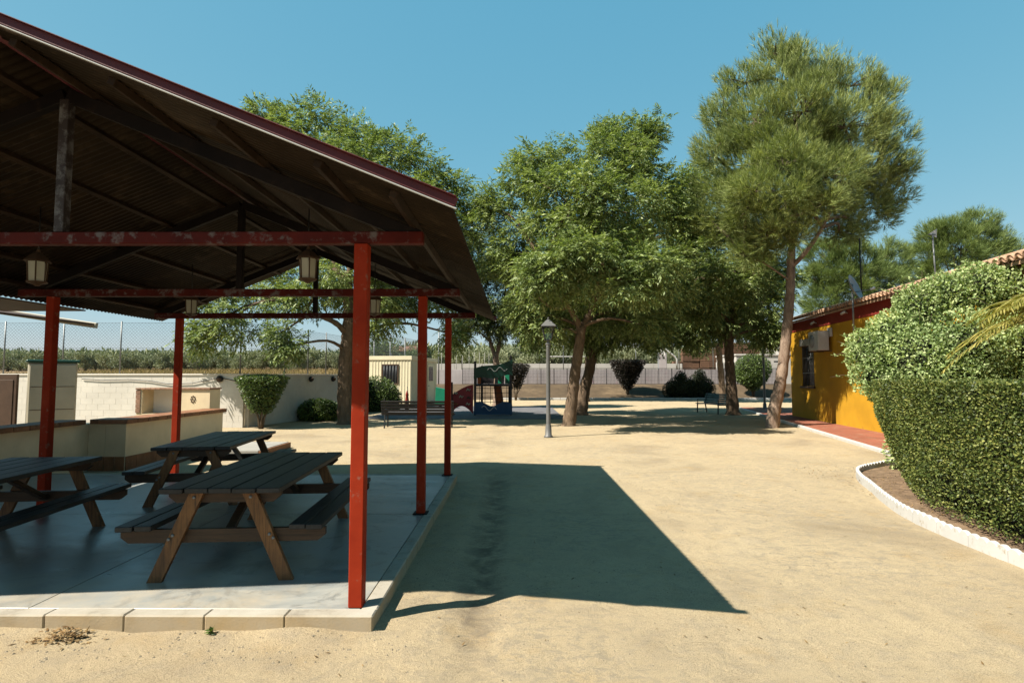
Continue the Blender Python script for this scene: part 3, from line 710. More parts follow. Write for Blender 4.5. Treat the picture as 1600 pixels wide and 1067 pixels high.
for px, py, lb in ((1277, 505, 'small white security camera on the red frieze above the air conditioner'), (1326, 489, 'small white spotlight on the red frieze beside the satellite dish')):
    qx, qz = along(px, py); t = empty('camera_fitting', hpt(qx, .03, qz), lb, 'fixture', None, rzb)
    MB().tube([(0, 0, 0), (0, .12, .03)], .02, 8).build('arm', 'ac_white', t); MB().tube([(-.1, .12, .04), (.1, .16, -.02)], .045, 10).build('housing', 'ac_white', t)
dx, dz = along(1352, 480)
dp = hpt(dx, .36, 0)
ds = empty('satellite_dish', (dp.x, dp.y, 2.9), 'grey satellite dish on a tall pole by the tiled eave', 'satellite dish')
MB().tube([(0, 0, 0), (0, 0, 1.75)], .03, 8).build('pole', 'galvanised', ds)
dm = MB(); prof = [(.02, .0), (.15, .015), (.28, .055), (.37, .10), (.375, .105), (.36, .108), (.27, .068), (.15, .03), (.02, .016)]
dm.lathe(prof, 24); dq = Vector((-.62, -.60, .45)).to_track_quat('Z', 'Y').to_euler()
MB().add(dm.v, dm.f, True).build('reflector', 'dish_grey', ds, loc=(.03, .08, 1.62), rot=Vector((.62, -.66, .34)).to_track_quat('Z', 'Y').to_euler()).scale = (1.15, 1.15, 1.15)
MB().tube([(.03, .08, 1.5), (.5, -.18, 1.55)], .014, 6).build('feed_arm', 'galvanised', ds); MB().tube([(.46, -.16, 1.56), (.58, -.22, 1.60)], .04, 8).build('receiver', 'ac_white', ds)
an = empty('antenna_mast', at(1346, 455, float(dp.y)+.6), 'thin dark mast standing behind the satellite dish', 'antenna')
zt = float(at(1346, 372, float(dp.y)+.6)[2]-an.location.z)
MB().tube([(0, 0, -.3), (0, 0, zt)], .022, 8).build('mast', 'dark_metal', an); MB().tube([(.06, 0, .5), (.06, 0, zt-.05)], .008, 6).build('cable', 'galvanised', an)
wp = at(1462, 425, 19.0); wm = empty('wind_vane', wp, 'slender mast with white vane above the tiled roof', 'antenna')
zt = float(at(1460, 365, 19.0)[2]-wp[2])
MB().tube([(0, 0, -.8), (-.05, 0, zt)], .025, 8).build('mast', 'galvanised', wm); MB().extrude([(-.1, 0), (.16, .16), (.13, -.14)], (0, .02, 0), (-.05, 0, zt)).build('vane', 'ac_white', wm); MB().tube([(-.2, 0, zt-.04), (.05, 0, zt-.04)], .02, 6).build('arm', 'galvanised', wm)
# red walkway and its white kerb
k0 = np.array([8.44, 13.61]); k1 = np.array([10.1, 21.65]); kd = (k1-k0)/np.linalg.norm(k1-k0); kp0 = k0-kd*3.5; kp1 = k0+kd*18
pv_ = MB(); pv_.add([(kp0[0]+.12, kp0[1], .055), (kp0[0]+3.2, kp0[1], .055), (kp1[0]+2.4, kp1[1], .055), (kp1[0]+.12, kp1[1], .055)], [(0, 1, 2, 3)])
walk = tag(pv_.build('walkway', 'red_paving'), kind='structure')
L = 21.5; q = 0
while q < L:
    a = kp0+kd*q; b = kp0+kd*(q+.985); MB().bar((*a, .01), (*b, .01), .12, .14, .012).build('kerb_stone', 'white_paint', walk); q += 1.0

# ------------------------------------------------------------------ curved bed edging, bed soil
ctrl = [(8.2, 11.3), (7.4, 11.15), (6.7, 10.75), (6.05, 10.2), (5.66, 9.5), (5.38, 8.75), (5.08, 8.0), (4.82, 7.2), (4.68, 6.4), (4.62, 5.6), (4.60, 4.8), (4.62, 4.0), (4.7, 3.0), (4.8, 1.8)]
def spline(c, n):
    c = np.array(c, float); out = []
    for i in range(len(c)-1):
        p0, p1, p2, p3 = c[max(i-1, 0)], c[i], c[i+1], c[min(i+2, len(c)-1)]
        for t in np.linspace(0, 1, n, endpoint=False):
            out.append(.5*((2*p1)+(-p0+p2)*t+(2*p0-5*p1+4*p2-p3)*t*t+(-p0+3*p1-3*p2+p3)*t**3))
    return np.array(out+[c[-1]])
sp = spline(ctrl, 40); seg = np.r_[0, np.cumsum(np.linalg.norm(np.diff(sp, axis=0), axis=1))]
def onpath(s): return np.array([np.interp(s, seg, sp[:, 0]), np.interp(s, seg, sp[:, 1])])
edg = empty('bed_edging', (5.4, 8.75, 0), 'white painted scalloped edging curving around the hedge bed', 'edging')
EI = Matrix.Translation(edg.location).inverted()
pc = .50; s0 = 0
while s0+pc < seg[-1]:
    m = MB(); n = 24; V = []; lift = random.uniform(-.006, .006)
    for k in range(n+1):
        s = s0+.003+(pc-.006)*k/n; p = onpath(s); t = onpath(s+.01)-onpath(s-.01); t /= np.linalg.norm(t); nr = np.array([-t[1], t[0]])
        hh = .122+.032*abs(math.sin(math.pi*(k/n*4)))**.7+lift
        for off, zz in ((-.028, -.06), (-.025, hh-.008), (-.013, hh), (.013, hh), (.025, hh-.008), (.028, -.06)): V.append((p[0]+nr[0]*off, p[1]+nr[1]*off, zz))
    fs = []
    for k in range(n):
        for j in range(5): fs.append((k*6+j, k*6+j+1, (k+1)*6+j+1, (k+1)*6+j))
    fs += [(0, 1, 2, 3, 4, 5)[::-1], tuple(n*6+j for j in range(6))]
    o = m.add(V, fs).build('edging_piece', 'white_paint', edg); o.matrix_parent_inverse = EI; s0 += pc
bs_ = MB(); pl = [tuple(p) for p in sp[::6]]; pl += [(12, 1.8), (12, 11.3)]
bs_.add([(x, y, .05) for x, y in pl], [tuple(range(len(pl)))[::1]])
tag(bs_.build('bed_soil', 'soil'), kind='structure')

# ------------------------------------------------------------------ foliage makers
def shell_leaves(name, pts, nor, mat, parent, size, aspect=.55, jitter=.6, up=.5):
    n = len(pts); A = nrm(nor*.55+rdir(n)*jitter+np.array([0, 0, .12])); L = size*rng.uniform(.7, 1.35, n)
    return leafcloud(name, pts, A, L, L*aspect, mat, parent, up)
def box_surface(lo, hi, n, depth, rough):
    lo = np.array(lo, float); hi = np.array(hi, float); d = hi-lo
    ar = np.array([d[1]*d[2], d[1]*d[2], d[0]*d[2], d[0]*d[2], d[0]*d[1]]); f = rng.choice(5, n, p=ar/ar.sum())
    P = lo+rng.random((n, 3))*d; N = np.zeros((n, 3)); dep = rng.random(n)**1.6*depth
    for i, (axs, sd) in enumerate(((0, 0), (0, 1), (1, 0), (1, 1), (2, 1))):
        mk = f == i; P[mk, axs] = (lo[axs]+dep[mk]) if sd == 0 else (hi[axs]-dep[mk]); N[mk, axs] = -1 if sd == 0 else 1
    w = wob(P[:, 1]+P[:, 0], P[:, 2]*1.3+P[:, 0], 2, 16, 14, 5)[:, None]
    return P+N*rough*w, N
# clipped hedge
hd = empty('clipped_hedge', (6.1, 7.5, .05), 'long box-clipped green hedge inside the white bed edging', 'hedge')
HDI = Matrix.Translation(hd.location).inverted()
HLO, HHI = (0, 2.2, .12), (1.35, 9.75, 1.665)
def hface(y): return np.interp(y, [2, 5, 6, 7, 8, 9, 9.75], [4.78, 4.78, 4.86, 5.05, 5.32, 5.66, 6.06])
n = 230000; P, N = box_surface(HLO, HHI, n, .09, .018)
keep = (N[:, 0] < .5); keep &= ~((P[:, 2] < .45+.12*np.sin(P[:, 1]*3)) & (rng.random(n) < .55)); P = P[keep]; N = N[keep]
# far end leans out a little and the base draws in
P[:, 0] += np.where(P[:, 0] < .5, (1.0-np.clip(P[:, 2]/1.15, 0, 1))*(.05+.42*ss(7.0, 9.5, P[:, 1])), 0)
P[:, 0] += hface(P[:, 1])
P[:, 1] -= np.where(P[:, 1] > 9.3, (1.7-P[:, 2])*.06, 0)
o = shell_leaves('foliage', P, N, 'hedge_leaf', hd, .029, .62, .75); o.matrix_parent_inverse = HDI
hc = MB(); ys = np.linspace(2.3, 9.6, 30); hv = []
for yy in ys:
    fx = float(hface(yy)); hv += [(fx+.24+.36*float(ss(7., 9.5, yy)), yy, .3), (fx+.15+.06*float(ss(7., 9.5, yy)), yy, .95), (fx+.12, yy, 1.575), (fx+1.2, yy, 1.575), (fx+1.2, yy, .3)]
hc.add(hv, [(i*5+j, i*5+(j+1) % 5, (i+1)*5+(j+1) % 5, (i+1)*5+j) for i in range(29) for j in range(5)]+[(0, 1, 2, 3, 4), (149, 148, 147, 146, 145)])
o = hc.build('light_block_core', 'hedge_core', hd); o.matrix_parent_inverse = HDI  # added opaque dark core, keeps light from passing through the hedge
st_ = MB()
for k in range(60):
    y = random.uniform(2.6, 9.5); x = float(hface(y))+random.uniform(.5, .8); st_.tube([(x, y, 0), (x+random.uniform(-.05, .05), y+random.uniform(-.1, .1), .45), (x-.1, y+random.uniform(-.2, .2), .8)], [.018, .014, .008], 5)
o = tag(st_.build('stems', 'twig_bark', hd), kind='stuff'); o.matrix_parent_inverse = HDI

def blob_pts(lobes, n, inner=.35):
    lobes = np.array(lobes, float); ar = (lobes[:, 3]*lobes[:, 4]+lobes[:, 4]*lobes[:, 5]); idx = rng.choice(len(lobes), n, p=ar/ar.sum())
    D = rdir(n); r = 1-rng.random(n)**1.7*inner
    P = lobes[idx, :3]+D*lobes[idx, 3:6]*r[:, None]; N = nrm(D/lobes[idx, 3:6])
    return P, N
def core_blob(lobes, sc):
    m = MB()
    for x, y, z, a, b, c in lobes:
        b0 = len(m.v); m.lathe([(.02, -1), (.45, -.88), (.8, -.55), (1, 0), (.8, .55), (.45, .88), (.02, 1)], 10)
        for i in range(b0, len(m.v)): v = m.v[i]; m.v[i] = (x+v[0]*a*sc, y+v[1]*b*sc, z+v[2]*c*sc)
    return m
# loose shrub leaning on the house
sh = empty('loose_shrub', (8.6, 11.4, 0), 'sprawling light green shrub between hedge and yellow house', 'shrub')
SI = Matrix.Translation(sh.location).inverted()
lob = []
for px, py, r, Yd in ((1378, 568, 40, 12.2), (1360, 540, 32, 12.4), (1400, 520, 45, 12.2), (1440, 480, 42, 12.0), (1480, 460, 40, 11.9), (1530, 450, 45, 11.8), (1580, 455, 50, 11.7), (1440, 560, 60, 11.7), (1510, 540, 65, 11.5), (1590, 540, 65, 11.4), (1392, 605, 30, 11.9), (1362, 590, 24, 12.0), (1345, 555, 16, 12.2), (1640, 470, 60, 11.6), (1480, 600, 60, 11.5), (1570, 610, 60, 11.4), (1660, 560, 70, 11.4)):
    p = at(px, py, Yd); rr = r*Yd/F; lob.append((*p, rr*1.05, rr*1.0, rr*.95))
P, N = blob_pts(lob, 84000, .5); w = wob(P[:, 0]*1.5, P[:, 2]*1.5+P[:, 1], 2, 14, 14, 9); w2 = wob(P[:, 0], P[:, 2]+P[:, 1]*.5, 1.2, 5, 14, 21); P = P+N*(.09*w[:, None]+.12*w2[:, None])
keep = P[:, 2] > .15; P, N = P[keep], N[keep]
o = shell_leaves('foliage', P, N, 'shrub_leaf', sh, .062, .6, .9, .35); o.matrix_parent_inverse = SI
# stray shoots
S_ = MB(); PP = []; NN = []
for k in range(260):
    l_ = lob[random.randrange(len(lob))]; d = Vector((random.uniform(-1, .3), random.uniform(-1, .2), random.uniform(-.2, 1))).normalized(); a = Vector(l_[:3])+Vector((d.x*l_[3], d.y*l_[4], d.z*l_[5]))*.85; b = a+d*random.uniform(.15, .5)+Vector((0, 0, -.06))
    S_.tube([a, (a+b)/2+Vector((0, 0, .04)), b], [.006, .004, .002], 4)
    for q in range(14): t = random.random(); PP.append(a.lerp(b, t)); NN.append(d)
o = tag(S_.build('shoots', 'twig_bark', sh), kind='stuff'); o.matrix_parent_inverse = SI
o = shell_leaves('shoot_leaves', np.array([tuple(p) for p in PP]), np.array([tuple(p) for p in NN]), 'shrub_leaf', sh, .055, .6, 1.0); o.matrix_parent_inverse = SI
o = core_blob(lob, .62).build('light_block_core', 'hedge_core', sh); o.matrix_parent_inverse = SI  # dark filler bodies added within the lobes to block light
# small plant at the end of the hedge
sp_ = empty('bedding_plant', (6.98, 10.5, .05), 'small pale leafy plant at the near corner of the yellow house', 'plant')
P, N = blob_pts([(0, 0, .35, .25, .2, .38), (.22, -.1, .25, .2, .2, .28)], 1100, .8); leafcloud('foliage', P, nrm(N+rdir(len(P))*.6), .07, .04, 'shrub_leaf', sp_)
MB().tube([(0, 0, 0), (.03, 0, .3), (0, .02, .55)], [.012, .009, .004], 5).build('stem', 'twig_bark', sp_)
# palm at the right edge
pm = empty('palm', (9.0, 9.35, 0), 'yellow-green feather palm leaning in from the right edge', 'palm')
MB().tube([(0, 0, 0), (0, .02, 1.2), (.03, .03, 2.7)], [.16, .14, .13], 10).build('trunk', 'twig_bark', pm)
for k in range(22):
    a = math.pi*(.55+.75*k/21)+random.uniform(-.12, .12) if k < 15 else random.uniform(0, 6.28)
    el = random.uniform(-.1, 1.1); Lf = random.uniform(1.2, 1.7); hd_ = np.array([math.cos(a)*math.cos(el), math.sin(a)*math.cos(el), math.sin(el)])
    n = 26; t = np.linspace(.0, 1, n); C_ = np.array([0.03, 0.03, 2.7])+hd_*(t*Lf)[:, None]+np.array([0, 0, -1])*(t**2*Lf*.62)[:, None]
    fr = MB().tube(C_, list(np.linspace(.012, .003, n)), 4).build('frond', 'palm_leaf', pm)
    T = nrm(np.gradient(C_, axis=0)); S = nrm(np.cross(T, [0, 0, 1.])); k2 = np.repeat(np.arange(4, n), 2); sg = np.tile([1, -1], n-4)[:, None]
    A = nrm(T[k2]*.75+S[k2]*sg*.8+np.array([0, 0, -.28])+rdir(len(k2))*.12)
    V, Q = leafquads(C_[k2], A, nrm(np.cross(A, [0, 0, 1.])+rdir(len(k2))*.3), .36*(1-.5*t[k2]), .026, -.02); link('leaflets', fastmesh('leaflets', V, Q), 'palm_leaf', fr)

# ------------------------------------------------------------------ broadleaf trees (pinnate leaves)
def fronds(P, A, L, mat, parent, name='crown', pairs=5, lw=.30, ll=.40):
    n = len(P); A = nrm(A); S = nrm(np.cross(A, rdir(n)*.45+np.array([0, 0, 1.])))
    L = L*rng.uniform(.7, 1.25, n)
    K = pairs*2+1; t = np.r_[np.repeat(np.linspace(.15, .88, pairs), 2), .95]; sg = np.r_[np.tile([1., -1.], pairs), 0]
    base = P[:, None]+A[:, None]*(t[None, :, None]*L[:, None, None])-np.array([0, 0, 1.])*((t**2)[None, :, None]*L[:, None, None]*.18)
    ax = nrm(A[:, None]*(.55+.45*(sg == 0))[None, :, None]+S[:, None]*sg[None, :, None]*.85+np.array([0, 0, -.22])+rng.normal(size=(n, K, 3))*.16)
    sd = nrm(np.cross(ax, S[:, None]*0+rng.normal(size=(n, K, 3))*.5+np.array([0, 0, 1.])))
    ln = (L[:, None]*ll*rng.uniform(.8, 1.15, (n, K))).ravel()
    V, Q = leafquads(base.reshape(-1, 3), ax.reshape(-1, 3), sd.reshape(-1, 3), ln, ln*lw, -.05)
    return link(name, fastmesh(name, V, Q), mat, parent)
def lobes_px(Y, ls):
    out = []
    for l in ls:
        px, py, r = l[:3]; dy = l[3] if len(l) > 3 else 0
        p = at(px, py, Y+dy); rr = r*(Y+dy)/F; out.append((*p, rr, rr*.95, rr*.85))
    return out
def trunk_mesh(path, rad, n=12, flare=1.5):
    pts = spline(path, 6); m = len(pts); r = np.interp(np.linspace(0, 1, m), np.linspace(0, 1, len(rad)), rad); r[0] *= flare; r[1] *= 1+(flare-1)*.4
    return MB().tube([tuple(p+np.array([0, 0, 0])) for p in pts], [float(q*(1+.07*math.sin(i*2.3))) for i, q in enumerate(r)], n)
def grow(name, Y, base, trunk, limbs, lobes, label, cat, mat, bark, nfr, leaf, group=None, extra_sub=3.6, needles=False, brad=.07, hang=.22, pairs=5, nk=13):
    b = Vector([float(q) for q in base]); t = empty(name, b, label, cat, group); TI = Matrix.Translation(b).inverted()
    o = trunk_mesh(trunk[0], trunk[1]).build('trunk', bark, t); o.matrix_parent_inverse = TI
    for pth, rad in limbs:
        o = trunk_mesh(pth, rad, 9, 1.0).build('limb', bark, t); o.matrix_parent_inverse = TI
    nodes = [np.array(p) for pth, _ in [trunk]+limbs for p in spline(pth, 4)[6:]] or [np.array(trunk[0][-1])]
    br = MB(); subs = []; LB = np.array(lobes)
    for l in LB:
        c = l[:3]; dd = [np.linalg.norm(nn-c)+max(0, nn[2]-c[2])*1.5 for nn in nodes]; a = nodes[int(np.argmin(dd))]
        mid = (a+c)/2+np.array([random.uniform(-.2, .2), random.uniform(-.2, .2), .12*np.linalg.norm(c-a)])
        br.tube(spline([a, mid, c], 4), list(np.linspace(brad, brad*.4, 9)), 6)
        ns = max(7, int(extra_sub*(l[3]**2)*2.2))
        D = rdir(ns); D[:, 2] = D[:, 2]*.85+.08; S = c+nrm(D)*l[3:6]*rng.uniform(.55, 1.0, ns)[:, None]
        for s in S:
            subs.append((*s, l[3]))
            if random.random() < .6:
                br.tube([c, (c+s)/2+np.array([0, 0, .05]), s], [brad*.35, brad*.24, brad*.1], 4)
    subs = np.array(subs); w = subs[:, 3]**.5; idx = rng.choice(len(subs), nfr, p=w/w.sum())
    o = tag(br.build('branches', bark if not needles else 'twig_bark', t), kind='stuff'); o.matrix_parent_inverse = TI
    D = rdir(nfr); sr = (.24+.20*np.sqrt(subs[idx, 3]))*(.74 if needles else 1)
    P = subs[idx, :3]+D*(sr*rng.uniform(.35, 1.05, nfr))[:, None]*np.array([1, 1, .8])
    if needles:
        h_ = nfr*3//10; li = rng.choice(len(LB), h_, p=LB[:, 3]**2/(LB[:, 3]**2).sum()); d2 = rdir(h_)
        w_ = 1-rng.random(h_)**1.5*.55; q_ = LB[li, :3]+d2*LB[li, 3:6]*w_[:, None]; q_ += d2*(.34*wob(q_[:, 0]*2+q_[:, 1], q_[:, 2]*2, 1.5, 9, 14, 3))[:, None]
        P[:h_] = q_; D[:h_] = d2
    cen = LB[:, :3].mean(0); out = nrm(P-cen)
    if not needles:
        A = nrm(D*.75+out*.35+rdir(nfr)*.35+np.array([0, 0, -hang])); o = fronds(P, A, leaf, mat, t, pairs=pairs)
    else:
        k = nk; A = nrm(D*.45+out*.45+np.array([0, 0, .55])+rdir(nfr)*.3)
        A2 = nrm(np.repeat(A, k, 0)+rdir(nfr*k)*.55); P2 = np.repeat(P, k, 0)+np.repeat(A, k, 0)*rng.uniform(0, leaf*.9, nfr*k)[:, None]
        L_ = leaf*rng.uniform(.6, 1.2, nfr*k); S = nrm(np.cross(A2, rdir(nfr*k)))
        wd_ = .0105*(leaf/.2); V = np.stack([P2-S*wd_*.5, P2+S*wd_*.5, P2+A2*L_[:, None]], 1).reshape(-1, 3); o = link('crown', fastmesh('crown', V, np.arange(len(V)).reshape(-1, 3)), mat, t)
    o.matrix_parent_inverse = TI
    return t
def pth(Y, pts): return [tuple(at(p[0], p[1], Y+(p[2] if len(p) > 2 else 0))) for p in pts]
# left ash
Y1 = 20.96
grow('ash_tree', Y1, (-6.17, Y1, 0), (pth(Y1, [(543, 668), (540, 620), (541, 560), (545, 520), (546, 480), (540, 430)]), [.36, .30, .27, .25, .22, .17]),
     [(pth(Y1, [(544, 525), (525, 505, -.5), (490, 490, -1.2), (440, 470, -1.5)]), [.13, .10, .07, .04]), (pth(Y1, [(545, 490), (580, 440, .6), (640, 380, 1), (680, 320, 1)]), [.15, .12, .08, .05]), (pth(Y1, [(545, 470), (520, 400), (480, 320), (460, 250)]), [.16, .12, .09, .05]), (pth(Y1, [(541, 440), (570, 350), (590, 280)]), [.13, .1, .05])],
     lobes_px(Y1, [(482, 205, 48), (432, 200, 30), (412, 185, 18), (556, 222, 48), (608, 240, 45), (655, 265, 42), (690, 300, 40), (712, 330, 32), (530, 270, 70, -2), (445, 262, 65, 1), (390, 290, 60), (620, 330, 70, -1.5), (330, 465, 38, -1.5), (360, 500, 34, -2), (385, 455, 42, -1), (440, 425, 48, 1.5), (450, 470, 28, -1.5), (500, 440, 50, -1), (560, 440, 55, 1), (610, 430, 55), (655, 420, 50, 1), (700, 380, 42), (715, 430, 38), (690, 470, 32), (600, 475, 30, -1), (520, 350, 80, 2), (640, 470, 30), (455, 540, 13, -2), (440, 520, 10, -2), (320, 520, 20, -2), (590, 500, 16, -1), (700, 520, 16, -1)]),
     'large leafy tree rising behind the pavilion roof', 'tree', 'ash_leaf', 'ash_bark', 13500, .40, 'leafy trees in the yard')
# centre ash
Y2 = 20.2
grow('ash_tree', Y2, (1.96, Y2, 0), (pth(Y2, [(888, 672), (893, 630), (899, 580), (905, 540), (908, 510)]), [.27, .21, .19, .18, .17]),
     [(pth(Y2, [(907, 515), (895, 490, -.2), (872, 455, -.6), (850, 410, -1)]), [.13, .11, .08, .05]), (pth(Y2, [(908, 515), (925, 480, .2), (935, 430, .3), (930, 370, .4), (935, 320)]), [.14, .12, .10, .08, .05]), (pth(Y2, [(930, 470, .3), (965, 430, .9), (1000, 380, 1.2)]), [.09, .07, .04]), (pth(Y2, [(890, 480), (860, 480, -1), (820, 440, -1.4)]), [.07, .05, .03])],
     lobes_px(Y2, [(775, 330, 36), (765, 320, 20), (815, 300, 48), (860, 262, 50), (918, 248, 48), (975, 258, 48), (1020, 290, 45), (1050, 335, 38), (830, 370, 55), (890, 320, 70, -2.2), (960, 330, 70, -2.2), (815, 440, 45), (815, 500, 32), (870, 410, 65, -2.5), (950, 420, 65, -2.5), (1020, 400, 55, -1), (1055, 420, 35), (1040, 470, 42), (870, 480, 40, 1.2), (960, 490, 42, 1.2), (1000, 460, 45, 1.5), (920, 380, 85, 2), (850, 520, 24), (1010, 510, 28), (795, 400, 38), (985, 440, 36, -3.6), (845, 420, 36, -3.4), (1020, 425, 36, -3.4), (930, 400, 40, -3.8)]),
     'round-crowned leafy tree with leaning trunk behind the lamp post', 'tree', 'ash_leaf', 'ash_bark', 13000, .38, 'leafy trees in the yard')
# tree close behind it
Y3 = 25.9
grow('ash_tree', Y3, (3.07, Y3, 0), (pth(Y3, [(908, 652), (912, 615), (922, 575), (926, 545), (925, 520)]), [.30, .26, .23, .23, .21]),
     [(pth(Y3, [(925, 535), (950, 500), (985, 450), (1010, 380)]), [.2, .16, .11, .06]), (pth(Y3, [(923, 535), (905, 490), (910, 420), (940, 330), (970, 250)]), [.18, .15, .12, .09, .05])],
     lobes_px(Y3, [(985, 212, 34), (1018, 205, 26), (950, 212, 26), (1000, 240, 34), (1060, 310, 40), (1075, 370, 40), (1050, 440, 50), (1075, 470, 38), (1000, 490, 46), (940, 500, 46), (880, 490, 48), (850, 510, 34), (980, 520, 28), (1025, 525, 24), (905, 525, 22), (960, 420, 70, 1), (840, 470, 40)]),
     'tall leafy tree with forked dark trunk behind the round-crowned one', 'tree', 'ash_leaf', 'ash_bark', 9500, .46, 'leafy trees in the yard')
# right ash
Y4 = 25.95
grow('ash_tree', Y4, (9.75, Y4, 0), (pth(Y4, [(1146, 652), (1143, 610), (1140, 570), (1139, 535), (1142, 505)]), [.30, .24, .21, .20, .18]),
     [(pth(Y4, [(1141, 515), (1128, 480), (1112, 430), (1100, 370)]), [.13, .11, .08, .05]), (pth(Y4, [(1142, 515), (1150, 470), (1155, 420), (1165, 360)]), [.15, .12, .09, .05]), (pth(Y4, [(1140, 530), (1165, 500, .5), (1195, 475, 1)]), [.09, .07, .04]), (pth(Y4, [(1135, 500), (1105, 470), (1080, 460)]), [.08, .06, .04])],
     lobes_px(Y4, [(1090, 295, 34), (1075, 340, 30), (1120, 350, 45), (1090, 400, 45), (1150, 400, 48), (1190, 420, 42), (1105, 450, 42), (1160, 460, 40), (1200, 470, 34), (1080, 480, 34), (1110, 510, 28), (1180, 510, 30), (1215, 440, 30), (1200, 520, 20), (1075, 525, 20), (1110, 440, 38, -3.5), (1165, 440, 36, -3.5), (1090, 480, 26, -3)]),
     'leafy tree beside the park bench left of the pine', 'tree', 'ash_leaf', 'ash_bark', 8500, .44, 'leafy trees in the yard')
Y5 = 38.0
grow('ash_tree', Y5, (13.6, Y5, 0), (pth(Y5, [(1130, 632), (1127, 590), (1124, 555), (1122, 540)]), [.24, .20, .18, .17]),
     [(pth(Y5, [(1123, 545), (1108, 535), (1095, 515)]), [.14, .1, .06]), (pth(Y5, [(1123, 545), (1132, 515), (1140, 490)]), [.16, .12, .08])],
     lobes_px(Y5, [(1085, 500, 32), (1060, 520, 20), (1120, 490, 36), (1075, 470, 30), (1150, 490, 34), (1185, 500, 28), (1100, 530, 16), (1160, 520, 16), (1130, 450, 30), (1200, 525, 14)]),
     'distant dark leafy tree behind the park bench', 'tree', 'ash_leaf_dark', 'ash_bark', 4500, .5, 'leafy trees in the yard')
Y7 = 39.5
grow('ash_tree', Y7, (4.9, Y7, 0), (pth(Y7, [(916, 628), (917, 590), (918, 560), (920, 535)]), [.2, .18, .17, .15]), [],
     lobes_px(Y7, [(880, 470, 40), (930, 460, 45), (980, 470, 45), (1020, 490, 36), (850, 500, 32), (910, 510, 30), (960, 515, 28), (1000, 450, 40), (940, 420, 40), (1045, 500, 24)]),
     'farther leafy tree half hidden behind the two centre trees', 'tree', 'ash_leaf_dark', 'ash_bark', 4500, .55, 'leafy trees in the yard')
Y6 = 31.0
grow('playground_tree', Y6, (-1.0, Y6, 0), (pth(Y6, [(776, 640), (777, 600), (776, 575), (774, 556)]), [.24, .2, .18, .17]),
     [(pth(Y6, [(774, 558), (765, 530), (758, 490), (750, 440)]), [.12, .10, .07, .04]), (pth(Y6, [(775, 558), (783, 525), (786, 490), (790, 450)]), [.12, .1, .07, .04]), (pth(Y6, [(766, 535), (750, 520), (735, 515)]), [.05, .04, .03])],
     lobes_px(Y6, [(752, 380, 26), (740, 430, 30), (770, 420, 38), (800, 440, 36), (735, 470, 28), (770, 475, 34), (810, 490, 30), (750, 500, 20), (790, 510, 20), (830, 520, 22), (825, 460, 30), (725, 505, 13)]),
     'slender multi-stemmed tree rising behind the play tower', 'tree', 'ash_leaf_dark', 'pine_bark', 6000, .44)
# pine
YP = 19.5
grow('pine_tree', YP, (8.7, YP, 0), (pth(YP, [(1206, 676), (1210, 640), (1219, 600), (1226, 550), (1231, 500), (1235, 450), (1236, 410), (1240, 330), (1245, 220), (1235, 120)]), [.235, .205, .185, .17, .16, .148, .135, .11, .07, .03]),
     [(pth(YP, [(1236, 418), (1258, 395, -.3), (1285, 355, -.6), (1310, 300, -.8), (1330, 240, -1)]), [.085, .075, .06, .05, .03]), (pth(YP, [(1237, 380), (1205, 340, .6), (1165, 290, 1)]), [.07, .05, .03]), (pth(YP, [(1240, 340), (1300, 310, .8), (1370, 270, 1.2)]), [.07, .05, .03]), (pth(YP, [(1236, 440), (1200, 415, -.3), (1165, 395, -.5)]), [.035, .03, .02])],
     lobes_px(YP, [(1212, 85, 32), (1248, 92, 30), (1222, 130, 42), (1165, 130, 34), (1290, 118, 36), (1330, 135, 36), (1372, 160, 34), (1130, 180, 34), (1180, 190, 46, -1), (1255, 175, 55, -1.2), (1320, 200, 52, -1), (1388, 215, 38), (1405, 260, 22), (1112, 240, 32), (1160, 260, 45, .6), (1225, 260, 55, -1.8), (1295, 275, 52, -1.5), (1360, 270, 45, .5), (1395, 300, 26, .8), (1120, 300, 36), (1170, 325, 42, -1), (1235, 335, 45, 1.5), (1300, 330, 40, .8), (1350, 325, 35, 1), (1385, 330, 22, 1), (1340, 360, 22, 1), (1140, 360, 36), (1185, 380, 32, -.6), (1260, 240, 70, 2), (1150, 215, 40, 2), (1230, 315, 42, -2), (1212, 365, 34, -1.6), (1275, 325, 40, -2), (1180, 300, 40, -2), (1245, 372, 26, -1.2), (1110, 345, 30), (1165, 405, 24, -.5), (1310, 365, 22, .6)]),
     'tall pine with pale bare trunk beside the yellow house', 'tree', 'pine_needle', 'pine_bark', 27000, .23, extra_sub=8, needles=True, brad=.075)
# pines behind the house
for px, py0, Yb, ls, lb in ((1310, 640, 42.0, [(1285, 400, 26), (1320, 395, 30), (1300, 430, 34), (1350, 420, 30), (1270, 440, 24), (1330, 455, 34), (1285, 475, 30), (1390, 400, 26), (1375, 440, 34), (1405, 430, 22), (1360, 480, 32)], 'dark green pine directly behind the yellow house roof'),
                            (1500, 640, 46.0, [(1455, 365, 20), (1480, 365, 28), (1525, 352, 28), (1500, 390, 36), (1450, 400, 28), (1555, 378, 26), (1580, 395, 22), (1530, 410, 34), (1470, 430, 30), (1440, 430, 22)], 'pale green pine showing above the tiled roof on the right')):
    b = at(px, 600, Yb)
    grow('pine_tree', Yb, (b[0], Yb, 0), ([(b[0], Yb, 0), (b[0]+.2, Yb, 2.5), (b[0], Yb, 5), (b[0]+.1, Yb, 8)], [.3, .26, .2, .1]), [], lobes_px(Yb, ls), lb, 'tree', 'far_pine', 'pine_bark', 11000, .40, nk=9, group='pines behind the yellow house', extra_sub=4.0, needles=True)

